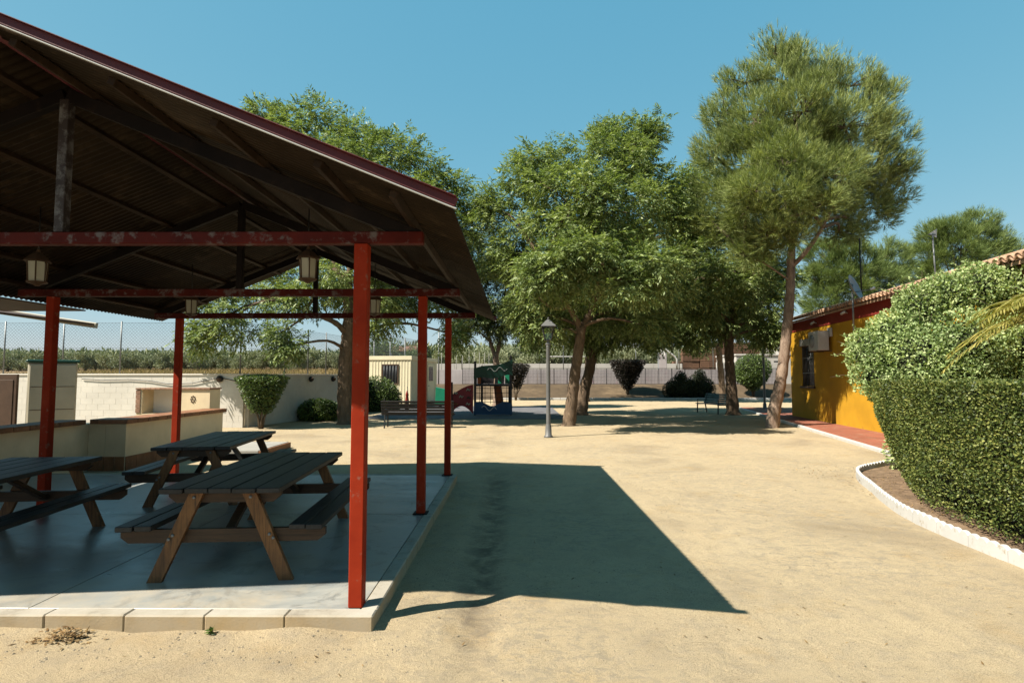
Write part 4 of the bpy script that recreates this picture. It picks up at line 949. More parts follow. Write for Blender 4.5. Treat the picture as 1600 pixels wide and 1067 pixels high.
# ------------------------------------------------------------------ clipped bushes
def bush(name, base, lobes, n, size, mat, label, cat='bush', core=.72, stems=None, inner=.3, group=None, cut=None):
    t = empty(name, base, label, cat, group); P, N = blob_pts(lobes, n, inner)
    if cut is not None: P[:, 2] = np.minimum(P[:, 2], cut+rng.uniform(-.05, .03, len(P)))
    keep = P[:, 2] > .02; P, N = P[keep], N[keep]
    shell_leaves('foliage', P, N, mat, t, size, .6, .8)
    if core: core_blob(lobes, core).build('light_block_core', 'hedge_core', t)  # added dark core so no light shows through the bush
    if stems: tag(stems.build('stems', 'twig_bark', t), kind='stuff')
    return t
def cone_lobes(h0, h1, r0, r1, n=9, flat=.8):
    out = []
    for k in range(n):
        t = k/(n-1); z = h0+(h1-h0)*t; r = r0+(r1-r0)*t**.8; out.append((0, 0, z, r, r*.9, (h1-h0)/n*1.3*flat))
    return out
def stem_mb(h, n=6, sp=.3):
    m = MB()
    for k in range(n): a = k*6.28/n; m.tube([(.04*math.cos(a), .04*math.sin(a), 0), (.1*math.cos(a), .1*math.sin(a), h*.4), (sp*math.cos(a), sp*math.sin(a), h)], [.045, .035, .02], 6)
    return m
b1 = at(408, 663, 18.9)
bush('cone_bush', (b1[0], 18.9, 0), cone_lobes(.62, 1.66, .35, .86), 13000, .055, 'clipped_leaf', 'bush clipped to an inverted cone in front of the white wall', stems=stem_mb(.9), core=.75)
b2 = at(497, 655, 22.4)
bush('low_bush', (b2[0], 22.4, 0), [(0, 0, .35, .78, .6, .52), (-.35, .1, .3, .5, .45, .42), (.4, 0, .33, .48, .5, .45)], 9000, .06, 'clipped_leaf', 'low rounded clipped bush beside the left tree trunk', core=.78)
b3 = at(590, 640, 28.6)
bush('mound_bush', (b3[0]-.15, 28.6, 0), [(0, 0, .6, 1.2, 1.0, 1.15), (.55, 0, .5, .8, .8, .9), (-.5, 0, .6, .8, .8, 1.05)], 14000, .075, 'clipped_leaf', 'big rounded green bush in front of the cream cabin', core=.8)
def plantz(px, py, Y): p = at(px, py, Y); return (p[0], Y, hz(p[0], Y))
q = plantz(981, 613, 44.5)
bush('cone_topiary', q, cone_lobes(.55, 2.55, .35, 1.42, 10), 12000, .11, 'plum_leaf', 'dark flat-topped cone topiary in front of the court fence', 'topiary', stems=stem_mb(1.0, 6, .35), core=.78, cut=2.62)
q = plantz(1177, 612, 44.0)
bush('ball_topiary', q, [(0, 0, 2.1, 1.35, 1.3, 1.15), (-.1, 0, 1.5, 1.15, 1.1, .8), (0, 0, 1.0, .6, .6, .6)], 14000, .10, 'clipped_leaf', 'rounded ball topiary near the far lamp post', 'topiary', stems=stem_mb(.9, 5, .3), core=.82)
q = plantz(806, 615, 41.5)
bush('plum_bush', q, cone_lobes(1.0, 2.45, .4, 1.05, 8), 6500, .11, 'plum_leaf', 'loose purple cone-shaped bush right of the play tower', stems=stem_mb(1.2, 6, .5), core=.5, inner=.6)
for px, Yq, sc, lb in ((1062, 43.2, 1.0, 'dark spreading shrub in the shaded bed left of the bench trees'), (1092, 43.6, 1.05, 'dark upright shrub in the shaded bed beside the bench trees')):
    q = plantz(px, 612, Yq); bush('shade_shrub', q, [(0, 0, .8*sc, 1.0*sc, .8, .9*sc), (-.6, 0, .6, .7, .7, .7), (.6, .1, .65, .7, .7, .75*sc), (.1, 0, 1.5*sc, .45, .45, .6)], 6500, .10, 'dark_leaf', lb, 'shrub', core=.7)

# ------------------------------------------------------------------ lamp posts
def lamppost(base, H, label, sc=1.0):
    t = empty('lamp_post', base, label, 'lamp post', 'lamp posts in the yard')
    MB().lathe([(.13, 0), (.13, .03), (.095, .06), (.085, .30), (.07, .34), (.062, .40), (.055, H-.78), (.06, H-.76)], 16).build('pole', 'lamp_grey', t)
    MB().lathe([(.06, H-.76), (.085, H-.72), (.04, H-.66), (.05, H-.62), (.10, H-.60)], 12).build('collar', 'lamp_grey', t)
    h0, h1 = H-.60, H-.22
    lo = [(-.085, -.085), (.085, -.085), (.085, .085), (-.085, .085)]; hi = [(x*1.95, y*1.95) for x, y in lo]
    ln = MB(); 
    for k in range(4): ln.bar((*lo[k], h0), (*hi[k], h1), .022, .022)
    for k in range(4): ln.bar((*hi[k], h1), (*hi[(k+1) % 4], h1), .022, .022); ln.bar((*lo[k], h0), (*lo[(k+1) % 4], h0), .02, .02)
    ln.build('lantern_frame', 'dark_metal', t)
    for k in range(4):
        a, b, c, d = lo[k], lo[(k+1) % 4], hi[(k+1) % 4], hi[k]
        MB().add([(a[0]*.95, a[1]*.95, h0+.01), (b[0]*.95, b[1]*.95, h0+.01), (c[0]*.95, c[1]*.95, h1-.01), (d[0]*.95, d[1]*.95, h1-.01)], [(0, 1, 2, 3)]).build('pane', 'clear_glass', t)
    MB().lathe([(.30, h1+.01), (.28, h1+.04), (.20, h1+.10), (.13, h1+.15), (.11, h1+.17), (.05, h1+.20), (.02, h1+.22), (.03, h1+.25), (.008, h1+.28)], 4, smooth=False).build('hood', 'lamp_grey', t, rot=(0, 0, R(45)))
    return t
def clearglass():
    m, n, l, b = nt('clear_glass'); tr = n.new('ShaderNodeBsdfTransparent'); tr.inputs[0].default_value = (.86, .88, .86, 1); gl = n.new('ShaderNodeBsdfGlossy'); gl.inputs['Roughness'].default_value = .08
    mx = n.new('ShaderNodeMixShader'); mx.inputs[0].default_value = .10; l.new(tr.outputs[0], mx.inputs[1]); l.new(gl.outputs[0], mx.inputs[2]); l.new(mx.outputs[0], n['Material Output'].inputs[0]); M['clear_glass'] = m
clearglass()
lamppost((.93, 16.39, 0), 3.38, 'grey lamp post with four-sided lantern standing alone on the sand')
lamppost((12.99, 29.93, 0), 3.75, 'farther lamp post in front of the ball topiary by the house')
# ------------------------------------------------------------------ benches
def bench(loc, rz, L, mat, label):
    t = empty('park_bench', loc, label, 'bench', None, rz)
    for k in range(4): MB().box((-L/2, -.04+k*.115, .43), (L/2, .06+k*.115, .462), .006).build('seat_slat', mat, t)
    for k in range(5):
        z = .50+k*.095; y = -.07-(z-.45)*.28; MB().bar((-L/2, y, z), (L/2, y, z), .026, .078, .005, up=(0, -.28, 1)).build('back_slat', mat, t)
    for x in (-L/2+.12, L/2-.12):
        f = MB(); f.bar((x, .38, 0), (x, .36, .43), .045, .045, .004); f.bar((x, -.14, 0), (x, -.06, .43), .045, .045, .004); f.bar((x, -.08, .415), (x, .40, .415), .045, .03, .004); f.bar((x, -.055, .40), (x, -.205, .97), .045, .03, .004); f.bar((x, -.10, .62), (x, .36, .64), .05, .03, .005); f.bar((x, .35, .43), (x, .35, .63), .035, .03, .004)
        f.build('leg_frame', 'dark_metal', t)
bench((-3.30, 19.3, 0), 0, 2.45, 'bench_dark', 'dark slatted park bench seen from behind in front of the playground')
bench((9.35, 27.0, 0), R(105), 1.9, 'bench_teal', 'blue-green slatted park bench beside the right tree trunk')

# ------------------------------------------------------------------ playground
mat_ = MB().box((-6.2, 23.2, -.05), (2.0, 33.0, .028), .008).build('rubber_mat', 'rubber_mat'); tag(mat_, kind='structure')
pt = empty('play_tower', (-1.0, 25.3, .03), 'wooden play tower with green wavy roof board and blue wave panel', 'play equipment')
W2 = .80
for x, y, h in ((-W2, -.1, 2.38), (W2-.02, -.1, 2.62), (-W2+.22, 1.3, 2.2), (W2-.1, 1.3, 2.2)):
    MB().box((x-.05, y-.05, 0), (x+.05, y+.05, h), .01).build('post', 'play_post', pt)
def wavy(n, f): return [f(i/n) for i in range(n+1)]
top = wavy(24, lambda t: (-.86+1.72*t, 2.02+.40*t+.05*math.sin(t*6.28+.5))); bot = wavy(24, lambda t: (-.86+1.72*t, 1.58+.16*t+.05*math.sin(t*9)))
def waveboard(top, bot, mat, y, name):
    m = MB(); n = len(top)
    for i in range(n-1): pass
    o = m.extrude(top+bot[::-1], (0, .03, 0), (0, y, 0)).build(name, mat, pt); return o
def squiggle(x0, x1, z0, dz, amp, y, cyc, mat, parent):
    pts = [(x0+(x1-x0)*k/30, y, z0+dz*k/30+amp*math.sin(k/30*2*math.pi*cyc)) for k in range(31)]
    return MB().tube(pts, .016, 6).build('painted_wave', mat, parent)
g = waveboard(top, bot, 'play_green', -.185, 'roof_board'); squiggle(-.25, .62, 1.98, .06, .085, -.19, 2, 'white_trim', g)
top = wavy(30, lambda t: (-.84+1.68*t, .50+.10*math.sin(t*6.28*1.5+.2))); bot = wavy(30, lambda t: (-.84+1.68*t, .04))
g = waveboard(top, bot, 'play_blue', -.185, 'wave_panel'); squiggle(-.50, .16, .33, -.08, .085, -.19, 1.5, 'white_trim', g)
MB().box((-.82, -.12, 1.27), (.82, 1.35, 1.36), .01).build('platform', 'play_post', pt)
MB().box((-.72, 1.20, 1.37), (-.02, 1.24, 2.0), .01).build('back_panel', 'play_post', pt)
MB().box((-.70, -.02, 1.37), (-.55, .02, 1.98), .01).build('corner_board', 'play_orange', pt)
for a, b in ((.18, .34), (.50, .70)): MB().box((a, 1.05, 1.37), (b, 1.09, 1.98), .01).build('rail_panel', 'play_bright_green', pt)
sl = MB().extrude([(-.22, 0), (.22, 0), (.22, .02), (-.22, .02)], (.06, -.95, .62), (.22, 1.55, 1.36), (1, 0, 0), (0, 0, 1)).build('slide_bed', 'slide_steel', pt)
nt_ = MB()
for k in range(6): x = -.60+k*.24; nt_.tube([(x, -.13, .5), (x, -.13, 1.27)], .012, 5)
for k in range(4): nt_.tube([(-.75, -.13, .58+k*.2), (.75, -.13, .58+k*.2)], .012, 5)
nt_.build('climbing_net', 'rope', pt)
MB().extrude([(.12, .05), (.50, .05), (.34, 1.27), (-.02, 1.27)], (0, .04, 0), (0, .9, 0)).build('ramp_board', 'play_orange', pt)
# red arched climbing board
topc = wavy(20, lambda t: (-1.78+.90*t, .92+.42*math.sin(t*1.45))); botc = wavy(20, lambda t: (-1.78+.90*t, .10+.28*math.sin(t*3.14+.2)+.02))
rc = MB().extrude(topc+botc[::-1], (0, .04, 0), (0, -.16, 0)).build('climbing_board', 'play_red', pt)
for x, z, mt in ((-1.65, .95, 'plastic_beige'), (-1.40, .80, 'plastic_beige'), (-1.08, 1.10, 'plastic_beige'), (-1.62, .48, 'play_orange'), (-1.10, .48, 'plastic_beige'), (-1.06, .75, 'frame_brown')):
    MB().tube([(x-.09, -.175, z-.03), (x-.04, -.19, z+.05), (x+.03, -.19, z-.02), (x+.09, -.175, z+.04)], [.025, .04, .038, .022], 6).build('hand_hold', mt, rc)
MB().box((-1.86, -.2, 0), (-1.78, -.10, 1.45), .01).build('post', 'play_post', pt)
ps = at(690, 612, 30.5); gs = empty('spring_rider', (ps[0]-.1, 30.5, .03), 'small bright green play seat beside the cream cabin', 'play equipment')
MB().extrude([(-.25, .2), (.2, .15), (.33, .45), (.26, 1.02), (-.22, 1.12)], (0, .5, 0)).build('side_panel', 'play_bright_green', gs); MB().tube([(0, .25, 0), (0, .25, .22)], .09, 10).build('spring', 'dark_metal', gs)
# ------------------------------------------------------------------ cream cabin
cA = at(642, 600, 32.0); cn = empty('site_cabin', (cA[0], 32.0, 0), 'cream prefabricated cabin with barred dark window', 'cabin', None, R(-6))
cw, cl, chh = 2.42, 6.0, 2.82
MB().box((-cw, 0, .08), (0, cl, chh), .02).build('body', 'cabin_cream', cn)
for a, b in (((-cw-.04, -.05, chh-.16), (.05, .0, chh+.06)), ((.002, .002, chh-.16), (.05, cl, chh+.06)), ((-cw, .002, chh+.002), (0, cl, chh+.04))): MB().box(a, b, .008).build('roof_rim', 'cabin_cream', cn)
for x in [-cw+.17*k for k in range(1, 15)]: MB().box((x-.02, -.018, .12), (x+.02, -.001, chh-.17), .006).build('wall_rib', 'cabin_cream', cn)
for y in [.3*k for k in range(1, 20)]: MB().box((.001, y-.03, .12), (.016, y+.03, chh-.17), .006).build('wall_rib', 'cabin_cream', cn)
w = MB().box((-1.62, -.032, 1.35), (-.78, -.02, 2.35)).build('window', 'window_dark', cn)
for k in range(5): MB().tube([(-1.55+k*.175, -.05, 1.36), (-1.55+k*.175, -.05, 2.34)], .014, 6).build('bar', 'galvanised', w)
for a, b in (((-1.69, -.05, 1.30), (-1.625, -.02, 2.42)), ((-.775, -.05, 1.30), (-.71, -.02, 2.42)), ((-1.62, -.05, 2.355), (-.78, -.02, 2.42)), ((-1.62, -.05, 1.29), (-.78, -.02, 1.345))): MB().box(a, b, .004).build('frame', 'frame_brown', w)
d = MB().box((.018, 3.6, .12), (.035, 5.0, 2.5), .004).build('door', 'cabin_cream', cn)
MB().box((.037, 3.8, 1.45), (.045, 4.8, 2.35)).build('window', 'window_dark', d); MB().tube([(.05, 3.7, 1.15), (.09, 3.7, 1.15)], .03, 8).build('handle', 'dark_metal', d)
ph = at(636, 620, 29.5); hy = empty('pump_post', (ph[0], 29.5, 0), 'small red-brown hand pump standing in front of the cream cabin', 'pump')
MB().lathe([(.11, 0), (.10, .5), (.07, .72), (.09, .76), (.06, .9), (.015, 1.0)], 12).build('body', 'hydrant_red', hy); MB().tube([(0, 0, .85), (.05, -.1, .95), (.02, -.05, 1.2)], .022, 6).build('handle', 'dark_metal', hy)

# ------------------------------------------------------------------ far planting bed kerb, court fence, court
fk = empty('bed_kerb', (8, 42, 0), 'low whitewashed kerb in front of the shaded far bed', 'kerb'); FI = Matrix.Translation(fk.location).inverted()
for k in range(20):
    o = MB().box((-1.5+k*1.2, 42.0, -.1), (-1.5+k*1.2+1.17, 42.2, .16), .02).build('kerb_stone', 'white_paint', fk); o.matrix_parent_inverse = FI
def meshfence(p0, p1, z, H, n, label, mat='dark_metal', net=.14, wire=.008):
    p0 = Vector((*p0, z)); p1 = Vector((*p1, z)); d = p1-p0; L = d.length; f = empty('mesh_fence', p0, label, 'fence', None, math.atan2(d.y, d.x))
    for k in range(n+1): MB().box((L*k/n-.025, -.025, -.3), (L*k/n+.025, .025, H), .004).build('post', mat, f)
    MB().box((-.02, -.02, H+.001), (L+.02, .02, H+.05)).build('rail', mat, f); MB().box((-.02, -.02, .0), (L+.02, -.004, .04)).build('rail', mat, f)
    m = MB(); k = 0
    while k*net < L: m.box((k*net-wire/2, .03, .02), (k*net+wire/2, .03+wire, H)); k += 1
    k = 0
    while k*net < H: m.box((0, .03+wire, k*net), (L, .03+wire*2, k*net+wire)); k += 1
    tag(m.build('wire_mesh', mat, f), kind='stuff')
meshfence((-4.5, 48.2), (22.0, 48.2), 1.07, 1.30, 24, 'dark wire mesh fence along the front of the sports court', net=.12, wire=.016)
cw_ = empty('court_wall', (8, 49.5, 0), 'mauve painted low wall across the sports court', 'wall'); CI = Matrix.Translation(cw_.location).inverted()
for k in range(12):
    x = -8.5+k*2.6; o = MB().box((x, 49.5, .8), (x+2.58, 49.7, 2.32), .01).build('panel', 'court_wall', cw_); o.matrix_parent_inverse = CI
fw = empty('boundary_wall', (8, 76, 0), 'long off-white boundary wall below the olive grove', 'wall'); FWI = Matrix.Translation(fw.location).inverted()
for k in range(9):
    x = -12+k*3.8; o = MB().box((x, 76, 1.2), (x+3.77, 76.25, 3.42), .01).build('panel', 'far_white', fw); o.matrix_parent_inverse = FWI
hp = at(1058, 590, 66.0); hb = empty('basketball_hoop', (hp[0], 66, 1.4), 'white bent-arm basketball stand on the court', 'basketball hoop')
za = float(at(1056, 561, 66)[2]-1.4); zb = float(at(1036, 546, 66)[2]-1.4)
MB().tube([(0, 0, 0), (0, 0, za), (-.3, 0, za+.35), (-1.3, 0, zb), (-1.5, 0, zb)], .11, 10).build('post', 'white_paint', hb)
MB().box((-1.62, -.9, zb-.75), (-1.55, .9, zb+.2), .01).build('backboard', 'white_paint', hb); MB().tube([(-1.65+-.25+.23*math.cos(a), .23*math.sin(a), zb-.55) for a in np.linspace(0, 6.28, 13)], .02, 5).build('rim', 'play_orange', hb)
gp = at(1036, 590, 70); gb = empty('equipment_locker', (gp[0], 70, 1.6), 'grey-blue upright locker behind the basketball stand', 'locker'); MB().box((-.5, 0, -.2), (.5, .6, 3.0), .03).build('body', 'dish_grey', gb); MB().box((-.46, -.02, .1), (.46, -.002, 2.9), .01).build('door', 'court_wall', gb)
# goal
gq = at(885, 560, 74); gl_ = empty('football_goal', (gq[0], 74, 1.9), 'white football goal frame on the far court', 'goal')
MB().tube([(-2.6, 0, 0), (-2.6, 0, 2.4), (2.6, 0, 2.4), (2.6, 0, 0)], .06, 8).build('frame', 'white_paint', gl_)
# stacked crates
stk = empty('crate_stack', (at(1118, 560, 80)[0], 80, 2.1), 'tall red-brown crate stack behind the sports court', 'crates')
cm = MB()
for zz in (0, .28, .56): cm.box((-.58, -.5, .05+zz), (.58, -.46, .27+zz), .01)
cm.box((-.57, -.455, .0), (.57, .5, .84)); cmm = cm.mesh('crate')
for r in range(5):
    for c in range(10):
        if c < (0, 0, 1, 1, 2)[r]: continue
        link('crate', cmm, 'pallet_brown', stk, (-5.4+c*1.2+random.uniform(-.05, .05), random.uniform(-.1, .1), r*.87))
# poles and net posts
pl_ = [(585, 517, 46), (610, 522, 52), (633, 528, 58), (667, 521, 50), (686, 512, 48), (722, 512, 62), (993, 520, 64), (1060, 505, 60), (1113, 500, 66), (880, 520, 60)]
words = ['leftmost tall net post rising behind the cream cabin roof', 'second tall net post behind the cream cabin roof', 'third tall net post behind the cream cabin roof', 'tall net post just right of the pavilion second post', 'tallest slim pole between the two right pavilion posts', 'slim pole just right of the third pavilion post', 'pole with small square floodlight above the cone topiary', 'slim dark pole beside the basketball stand', 'slim pole above the crate stack', 'slim pole seen between the lamp post and the leaning tree']
for (px, py, Yq), wd in zip(pl_, words):
    p = at(px, py, Yq); g = hz(p[0], Yq); t = empty('net_post', (p[0], Yq, g), wd, 'pole')
    MB().tube([(0, 0, -.2), (0, 0, float(p[2])-g)], .05, 8).build('pole', 'galvanised', t)
    if px == 993:
        MB().box((-.45, -.12, p[2]-g-.5), (.45, .12, p[2]-g+.35), .03).build('floodlight', 'frame_brown', t); MB().box((-.3, -.1, p[2]-g-1.7), (.3, .1, p[2]-g-1.25), .03).build('floodlight', 'dish_grey', t)
net = empty('ball_net', (at(585, 517, 46)[0], 46, 0), 'pale ball-stop net strung between the posts behind the cabin', 'net'); m = MB(); NT = Matrix.Translation(net.location).inverted()
pa = [at(560, 512, 42), at(585, 517, 46), at(610, 522, 52), at(633, 528, 58), at(655, 533, 64)]
for a, b in zip(pa[:-1], pa[1:]):
    for k in range(26):
        t = k/26; p = a*(1-t)+b*t; m.tube([(p[0], p[1], 1.5), tuple(p)], .009, 3, False)
    for k in range(16):
        t = k/15; m.tube([(a[0], a[1], 1.5+(a[2]-1.5)*t), (b[0], b[1], 1.5+(b[2]-1.5)*t)], .009, 3, False)
o = m.build('netting', 'galvanised', net); o.matrix_parent_inverse = NT; tag(o, kind='stuff')
wf = empty('white_post_fence', (at(715, 575, 62)[0], 62, 0), 'row of thin white fence posts on the rise behind the playground', 'fence'); WFI = Matrix.Translation(wf.location).inverted()
for k, (px, Yq) in enumerate(((690, 56), (702, 58), (713, 60), (723, 63), (733, 66), (741, 69), (749, 72), (757, 75), (764, 78), (771, 81))):
    p0 = at(px, 575, Yq); p1 = at(px, 547+k*.6, Yq); o = MB().tube([(p0[0], Yq, 1.4), tuple(p1)], .03, 6).build('post', 'concrete', wf); o.matrix_parent_inverse = WFI
# far houses
def house(px0, px1, pyt, Y, D, mat, label, roof=None):
    a = at(px0, pyt, Y); b = at(px1, pyt, Y); W = b[0]-a[0]; g = hz((a[0]+b[0])/2, Y)-.3; H = float(a[2])-g
    t = empty('far_house', ((a[0]+b[0])/2, Y, g), label, 'house')
    MB().box((-W/2, 0, 0), (W/2, D, H), .02).build('wall', mat, t)
    if roof: MB().extrude([(-.3, 0), (D/2, D*.16), (D+.3, 0), (D+.3, .12), (D/2, D*.16+.12), (-.3, .12)], (W+.5, 0, 0), (-W/2-.25, 0, H+.002), (0, 1, 0), (0, 0, 1)).build('roof', roof, t)
    else: MB().box((-W/2-.1, -.1, H+.002), (W/2+.1, D+.1, H+.2), .03).build('roof', mat, t)
    for k in range(max(1, int(W/3))):
        x = -W/2+(k+.5)*W/max(1, int(W/3)); w = MB().box((x-.5, -.03, H*.45), (x+.5, -.004, H*.8)).build('window', 'window_dark', t); MB().box((x-.6, -.06, H*.42), (x+.6, -.004, H*.45-.003)).build('sill', 'white_paint', w)
house(1150, 1238, 556, 62, 6, 'far_white', 'low white outbuilding behind the ball topiary')
house(1222, 1262, 540, 90, 6, 'far_white', 'far pale house just left of the yellow house', 'far_roof')
house(660, 742, 551, 112, 7, 'dish_grey', 'long low grey-roofed shed on the rise behind the playground', 'galvanised')
house(612, 650, 549, 100, 6, 'far_white', 'far cottage with brown roof above the cream cabin', 'far_roof')
cwl = empty('yard_wall', (15, 50, 0), 'pale block wall with gate bars beyond the ball topiary', 'wall'); CWI = Matrix.Translation(cwl.location).inverted()
for k in range(5):
    o = MB().box((17.6+k*1.5, 50, .6), (17.6+k*1.5+1.47, 50.2, 2.95), .01).build('panel', 'far_white', cwl); o.matrix_parent_inverse = CWI

# ------------------------------------------------------------------ olive groves and dry grass
def olive_mesh(n, seed):
    lb = []; rr = random.Random(seed)
    for k in range(9): a = rr.uniform(0, 6.28); q = rr.uniform(.2, 1.3); lb.append((q*math.cos(a), q*math.sin(a), rr.uniform(.75, 2.6), rr.uniform(.7, 1.1), rr.uniform(.7, 1.1), rr.uniform(.55, .85)))
    P, N = blob_pts(lb, n, .7); n = len(P); A = nrm(N*.5+rdir(n)*.6+np.array([0, 0, .4])); L_ = rng.uniform(.18, .36, n)
    S = nrm(np.cross(A, rdir(n))); V, Q = leafquads(P, A, S, L_, L_*.36); return fastmesh('crown', V, Q)
om = [olive_mesh(3200, s) for s in (1, 2, 3, 4)]; otm = MB().tube([(0, 0, -.3), (.1, 0, .7), (-.05, .1, 1.5), (.1, 0, 2.2)], [.22, .17, .14, .07], 7).mesh('trunk')
oc = MB().lathe([(.05, .9), (.9, 1.2), (1.3, 2.0), (.9, 2.8), (.05, 3.1)], 9).mesh('light_block_core')  # light-blocking core made for olive crowns, never linked
def olive(x, y, s, label, group):
    t = empty('olive_tree', (x, y, hz(x, y)), label, 'olive tree', group, random.uniform(0, 6.28)); t.scale = (s*random.uniform(.9, 1.15), s*random.uniform(.9, 1.15), s)
    link('crown', random.choice(om), 'olive_leaf', t); link('trunk', otm, 'twig_bark', t)
gL = 'olive trees beyond the block wall'; gC = 'olive trees beyond the sports court'
for k in range(30):
    px = -30+k*20+random.uniform(-4, 4); Yq = 92+random.uniform(-4, 4); p = at(px, 570, Yq); olive(float(p[0]), Yq, random.uniform(.85, 1.05), 'grey-green olive tree in the front row beyond the block wall', gL)
for k in range(24):
    px = 690+k*22+random.uniform(-5, 5); Yq = 96+random.uniform(-3, 3); p = at(px, 560, Yq); olive(float(p[0]), Yq, random.uniform(1.0, 1.3), 'grey-green olive tree on the rise beyond the sports court', gC)
# the grove further back, one mass
def grove(name, spots, label):
    Vs = []; Qs = []; b = 0; src = []
    for m in om[:3]:
        v = np.empty(len(m.vertices)*3, np.float32); m.vertices.foreach_get('co', v); v = v.reshape(-1, 4, 3); src.append(v[rng.permutation(len(v))[:320]])
    for x, y, s in spots:
        v = src[random.randrange(3)].copy(); c = v[:, :1]; v = c+(v-c)*2.6
        a = random.uniform(0, 6.28); ro = np.array([[math.cos(a), -math.sin(a), 0], [math.sin(a), math.cos(a), 0], [0, 0, 1]]); v = v.reshape(-1, 3)@ro.T*s+np.array([x, y, hz(x, y)]); Vs.append(v)
    V = np.concatenate(Vs); o = link(name, fastmesh(name, V, np.arange(len(V)).reshape(-1, 4)), 'olive_leaf'); return tag(o, label, 'olive grove', None, 'stuff')
sp1 = []
for row, Yq in enumerate((98, 105, 113, 122, 132, 145)):
    for k in range(46): px = -80+k*15+random.uniform(-5, 5)+(.5*row); p = at(px, 560, Yq); sp1.append((float(p[0]), Yq+random.uniform(-2, 2), random.uniform(.85, 1.15)))
for row, Yq in enumerate((104, 113, 123, 136, 150)):
    for k in range(46): px = 640+k*13+random.uniform(-5, 5); p = at(px, 560, Yq); sp1.append((float(p[0]), Yq+random.uniform(-2, 2), random.uniform(1.1, 1.5)))
grove('olive_grove', sp1, 'mass of grey-green olives covering the far slope')
# dry grass tufts beyond the wall and on the bank
n = 34000; gxx = rng.uniform(-62, -10.2, n); gyy = rng.uniform(20.5, 92, n); n2 = 9000; gxx = np.r_[gxx, rng.uniform(-5, 24, n2)]; gyy = np.r_[gyy, rng.uniform(84.8, 97, n2)]
n += n2; P = np.stack([gxx, gyy, height(gxx, gyy)-.03], 1); A = nrm(rdir(n)*.45+np.array([0, 0, 1.])); L_ = rng.uniform(.25, .8, n)
V, Q = leafquads(P, A, nrm(np.cross(A, rdir(n))), L_, .05, 0); tag(link('dry_grass', fastmesh('dry_grass', V, Q), 'dry_grass'), 'dry straw-coloured grass beyond the block wall', 'grass', None, 'stuff')
# round trees on the left skyline
for px, py, Yq, s, lb in ((602, 548, 95, 1.75, 'round green tree on the skyline above the cream cabin'), (648, 552, 98, 1.2, 'small round tree on the skyline right of the cabin roof'), (556, 552, 90, 1.4, 'round green tree on the skyline left of the front red post')):
    p = at(px, py, Yq); t = empty('skyline_tree', (p[0], Yq, hz(p[0], Yq)), lb, 'tree'); t.scale = (s, s, s); link('trunk', otm, 'twig_bark', t)
    me = om[1].copy(); me.materials.clear(); link('crown', me, 'clipped_leaf', t)

# ------------------------------------------------------------------ litter and pebbles
def pebbles(n, xr, yr, s0, s1, seed):
    r = np.random.default_rng(seed); m = MB()
    for k in range(n):
        x = r.uniform(*xr); y = r.uniform(*yr)
        if -8.6 < x < -.95 and y > 3.94: continue
        s = r.uniform(s0, s1)**1; z = hz(x, y); a = r.uniform(.6, 1.3, 6); b0 = len(m.v)
        vs = [(x+s*a[0], y, z), (x-s*a[1], y, z), (x, y+s*a[2], z), (x, y-s*a[3], z), (x, y, z+s*.6*a[4]), (x, y, z-s*.4)]
        m.add(vs, [(0, 2, 4), (2, 1, 4), (1, 3, 4), (3, 0, 4), (2, 0, 5), (1, 2, 5), (3, 1, 5), (0, 3, 5)])
    return m
m = pebbles(2600, (-4.5, 7), (2.2, 12), .003, .011, 5); m2 = pebbles(260, (-4.2, -.7), (3.55, 3.95), .004, .013, 6); m.add(m2.v, m2.f)
tag(m.build('pebbles', 'stone_grey'), 'scattered small pebbles on the sandy ground', 'pebbles', None, 'stuff')
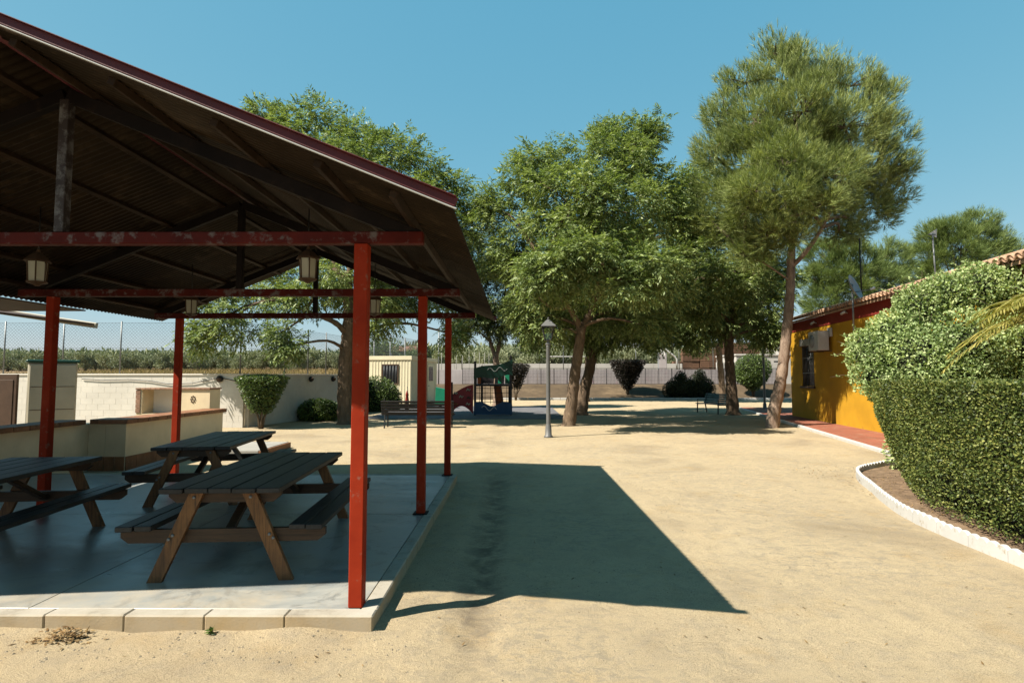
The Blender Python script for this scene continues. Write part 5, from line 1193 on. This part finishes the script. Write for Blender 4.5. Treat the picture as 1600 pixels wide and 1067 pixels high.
def litterpile(c, n, r, label):
    P = np.array([c[0], c[1], 0])+rng.normal(size=(n, 3))*np.array([r, r*.45, 0]); P[:, 2] = height(P[:, 0], P[:, 1])+.004+rng.random(n)*.03*np.exp(-((P[:, 0]-c[0])**2+(P[:, 1]-c[1])**2)/(r*r))
    A = nrm(rdir(n)*np.array([1, 1, .25])); S = nrm(np.cross(A, np.array([0, 0, 1.])+rdir(n)*.3)); L_ = rng.uniform(.02, .06, n)
    V, Q = leafquads(P, A, S, L_, L_*.3); return tag(link('leaf_litter', fastmesh('leaf_litter', V, Q), 'litter'), label, 'litter', None, 'stuff')
c = at(88, 995, 3.80); litterpile((c[0], 3.86), 260, .10, 'clump of dry leaves and twigs against the front kerb')
n = 1500; P = np.stack([rng.uniform(-4.5, 9, n), rng.uniform(2.2, 22, n), np.zeros(n)], 1); P = P[~((P[:, 0] < -.9) & (P[:, 1] > 3.9) & (P[:, 1] < 10))]; n = len(P); P[:, 2] = height(P[:, 0], P[:, 1])+.005
A = nrm(rdir(n)*np.array([1, 1, .2])); L_ = rng.uniform(.015, .05, n); V, Q = leafquads(P, A, nrm(np.cross(A, [0, 0, 1.])), L_, L_*.28); tag(link('fallen_leaves', fastmesh('fallen_leaves', V, Q), 'litter'), 'thin scatter of dry leaflets over the sand', 'litter', None, 'stuff')
n = 1600; P = np.stack([rng.uniform(5.0, 7.2, n), rng.uniform(4, 10.8, n), np.full(n, .056)], 1); A = nrm(rdir(n)*np.array([1, 1, .3])); L_ = rng.uniform(.02, .06, n)
V, Q = leafquads(P, A, nrm(np.cross(A, [0, 0, 1.])), L_, L_*.35); tag(link('bed_litter', fastmesh('bed_litter', V, Q), 'litter'), 'dry leaves lying on the soil of the hedge bed', 'litter', None, 'stuff')
c = at(328, 990, 3.9); wd = empty('weed', (c[0], 3.925, hz(c[0], 3.925)), 'tiny green weed growing at a kerb joint', 'plant')
n = 26; A = nrm(rdir(n)+np.array([0, -.4, .5])); leafcloud('leaves', rng.normal(size=(n, 3))*.006+np.array([0, -.01, .012]), A, .04, .016, 'clipped_leaf', wd); MB().tube([(0, 0, -.01), (0, -.006, .02)], .003, 5).build('stem', 'clipped_leaf', wd)
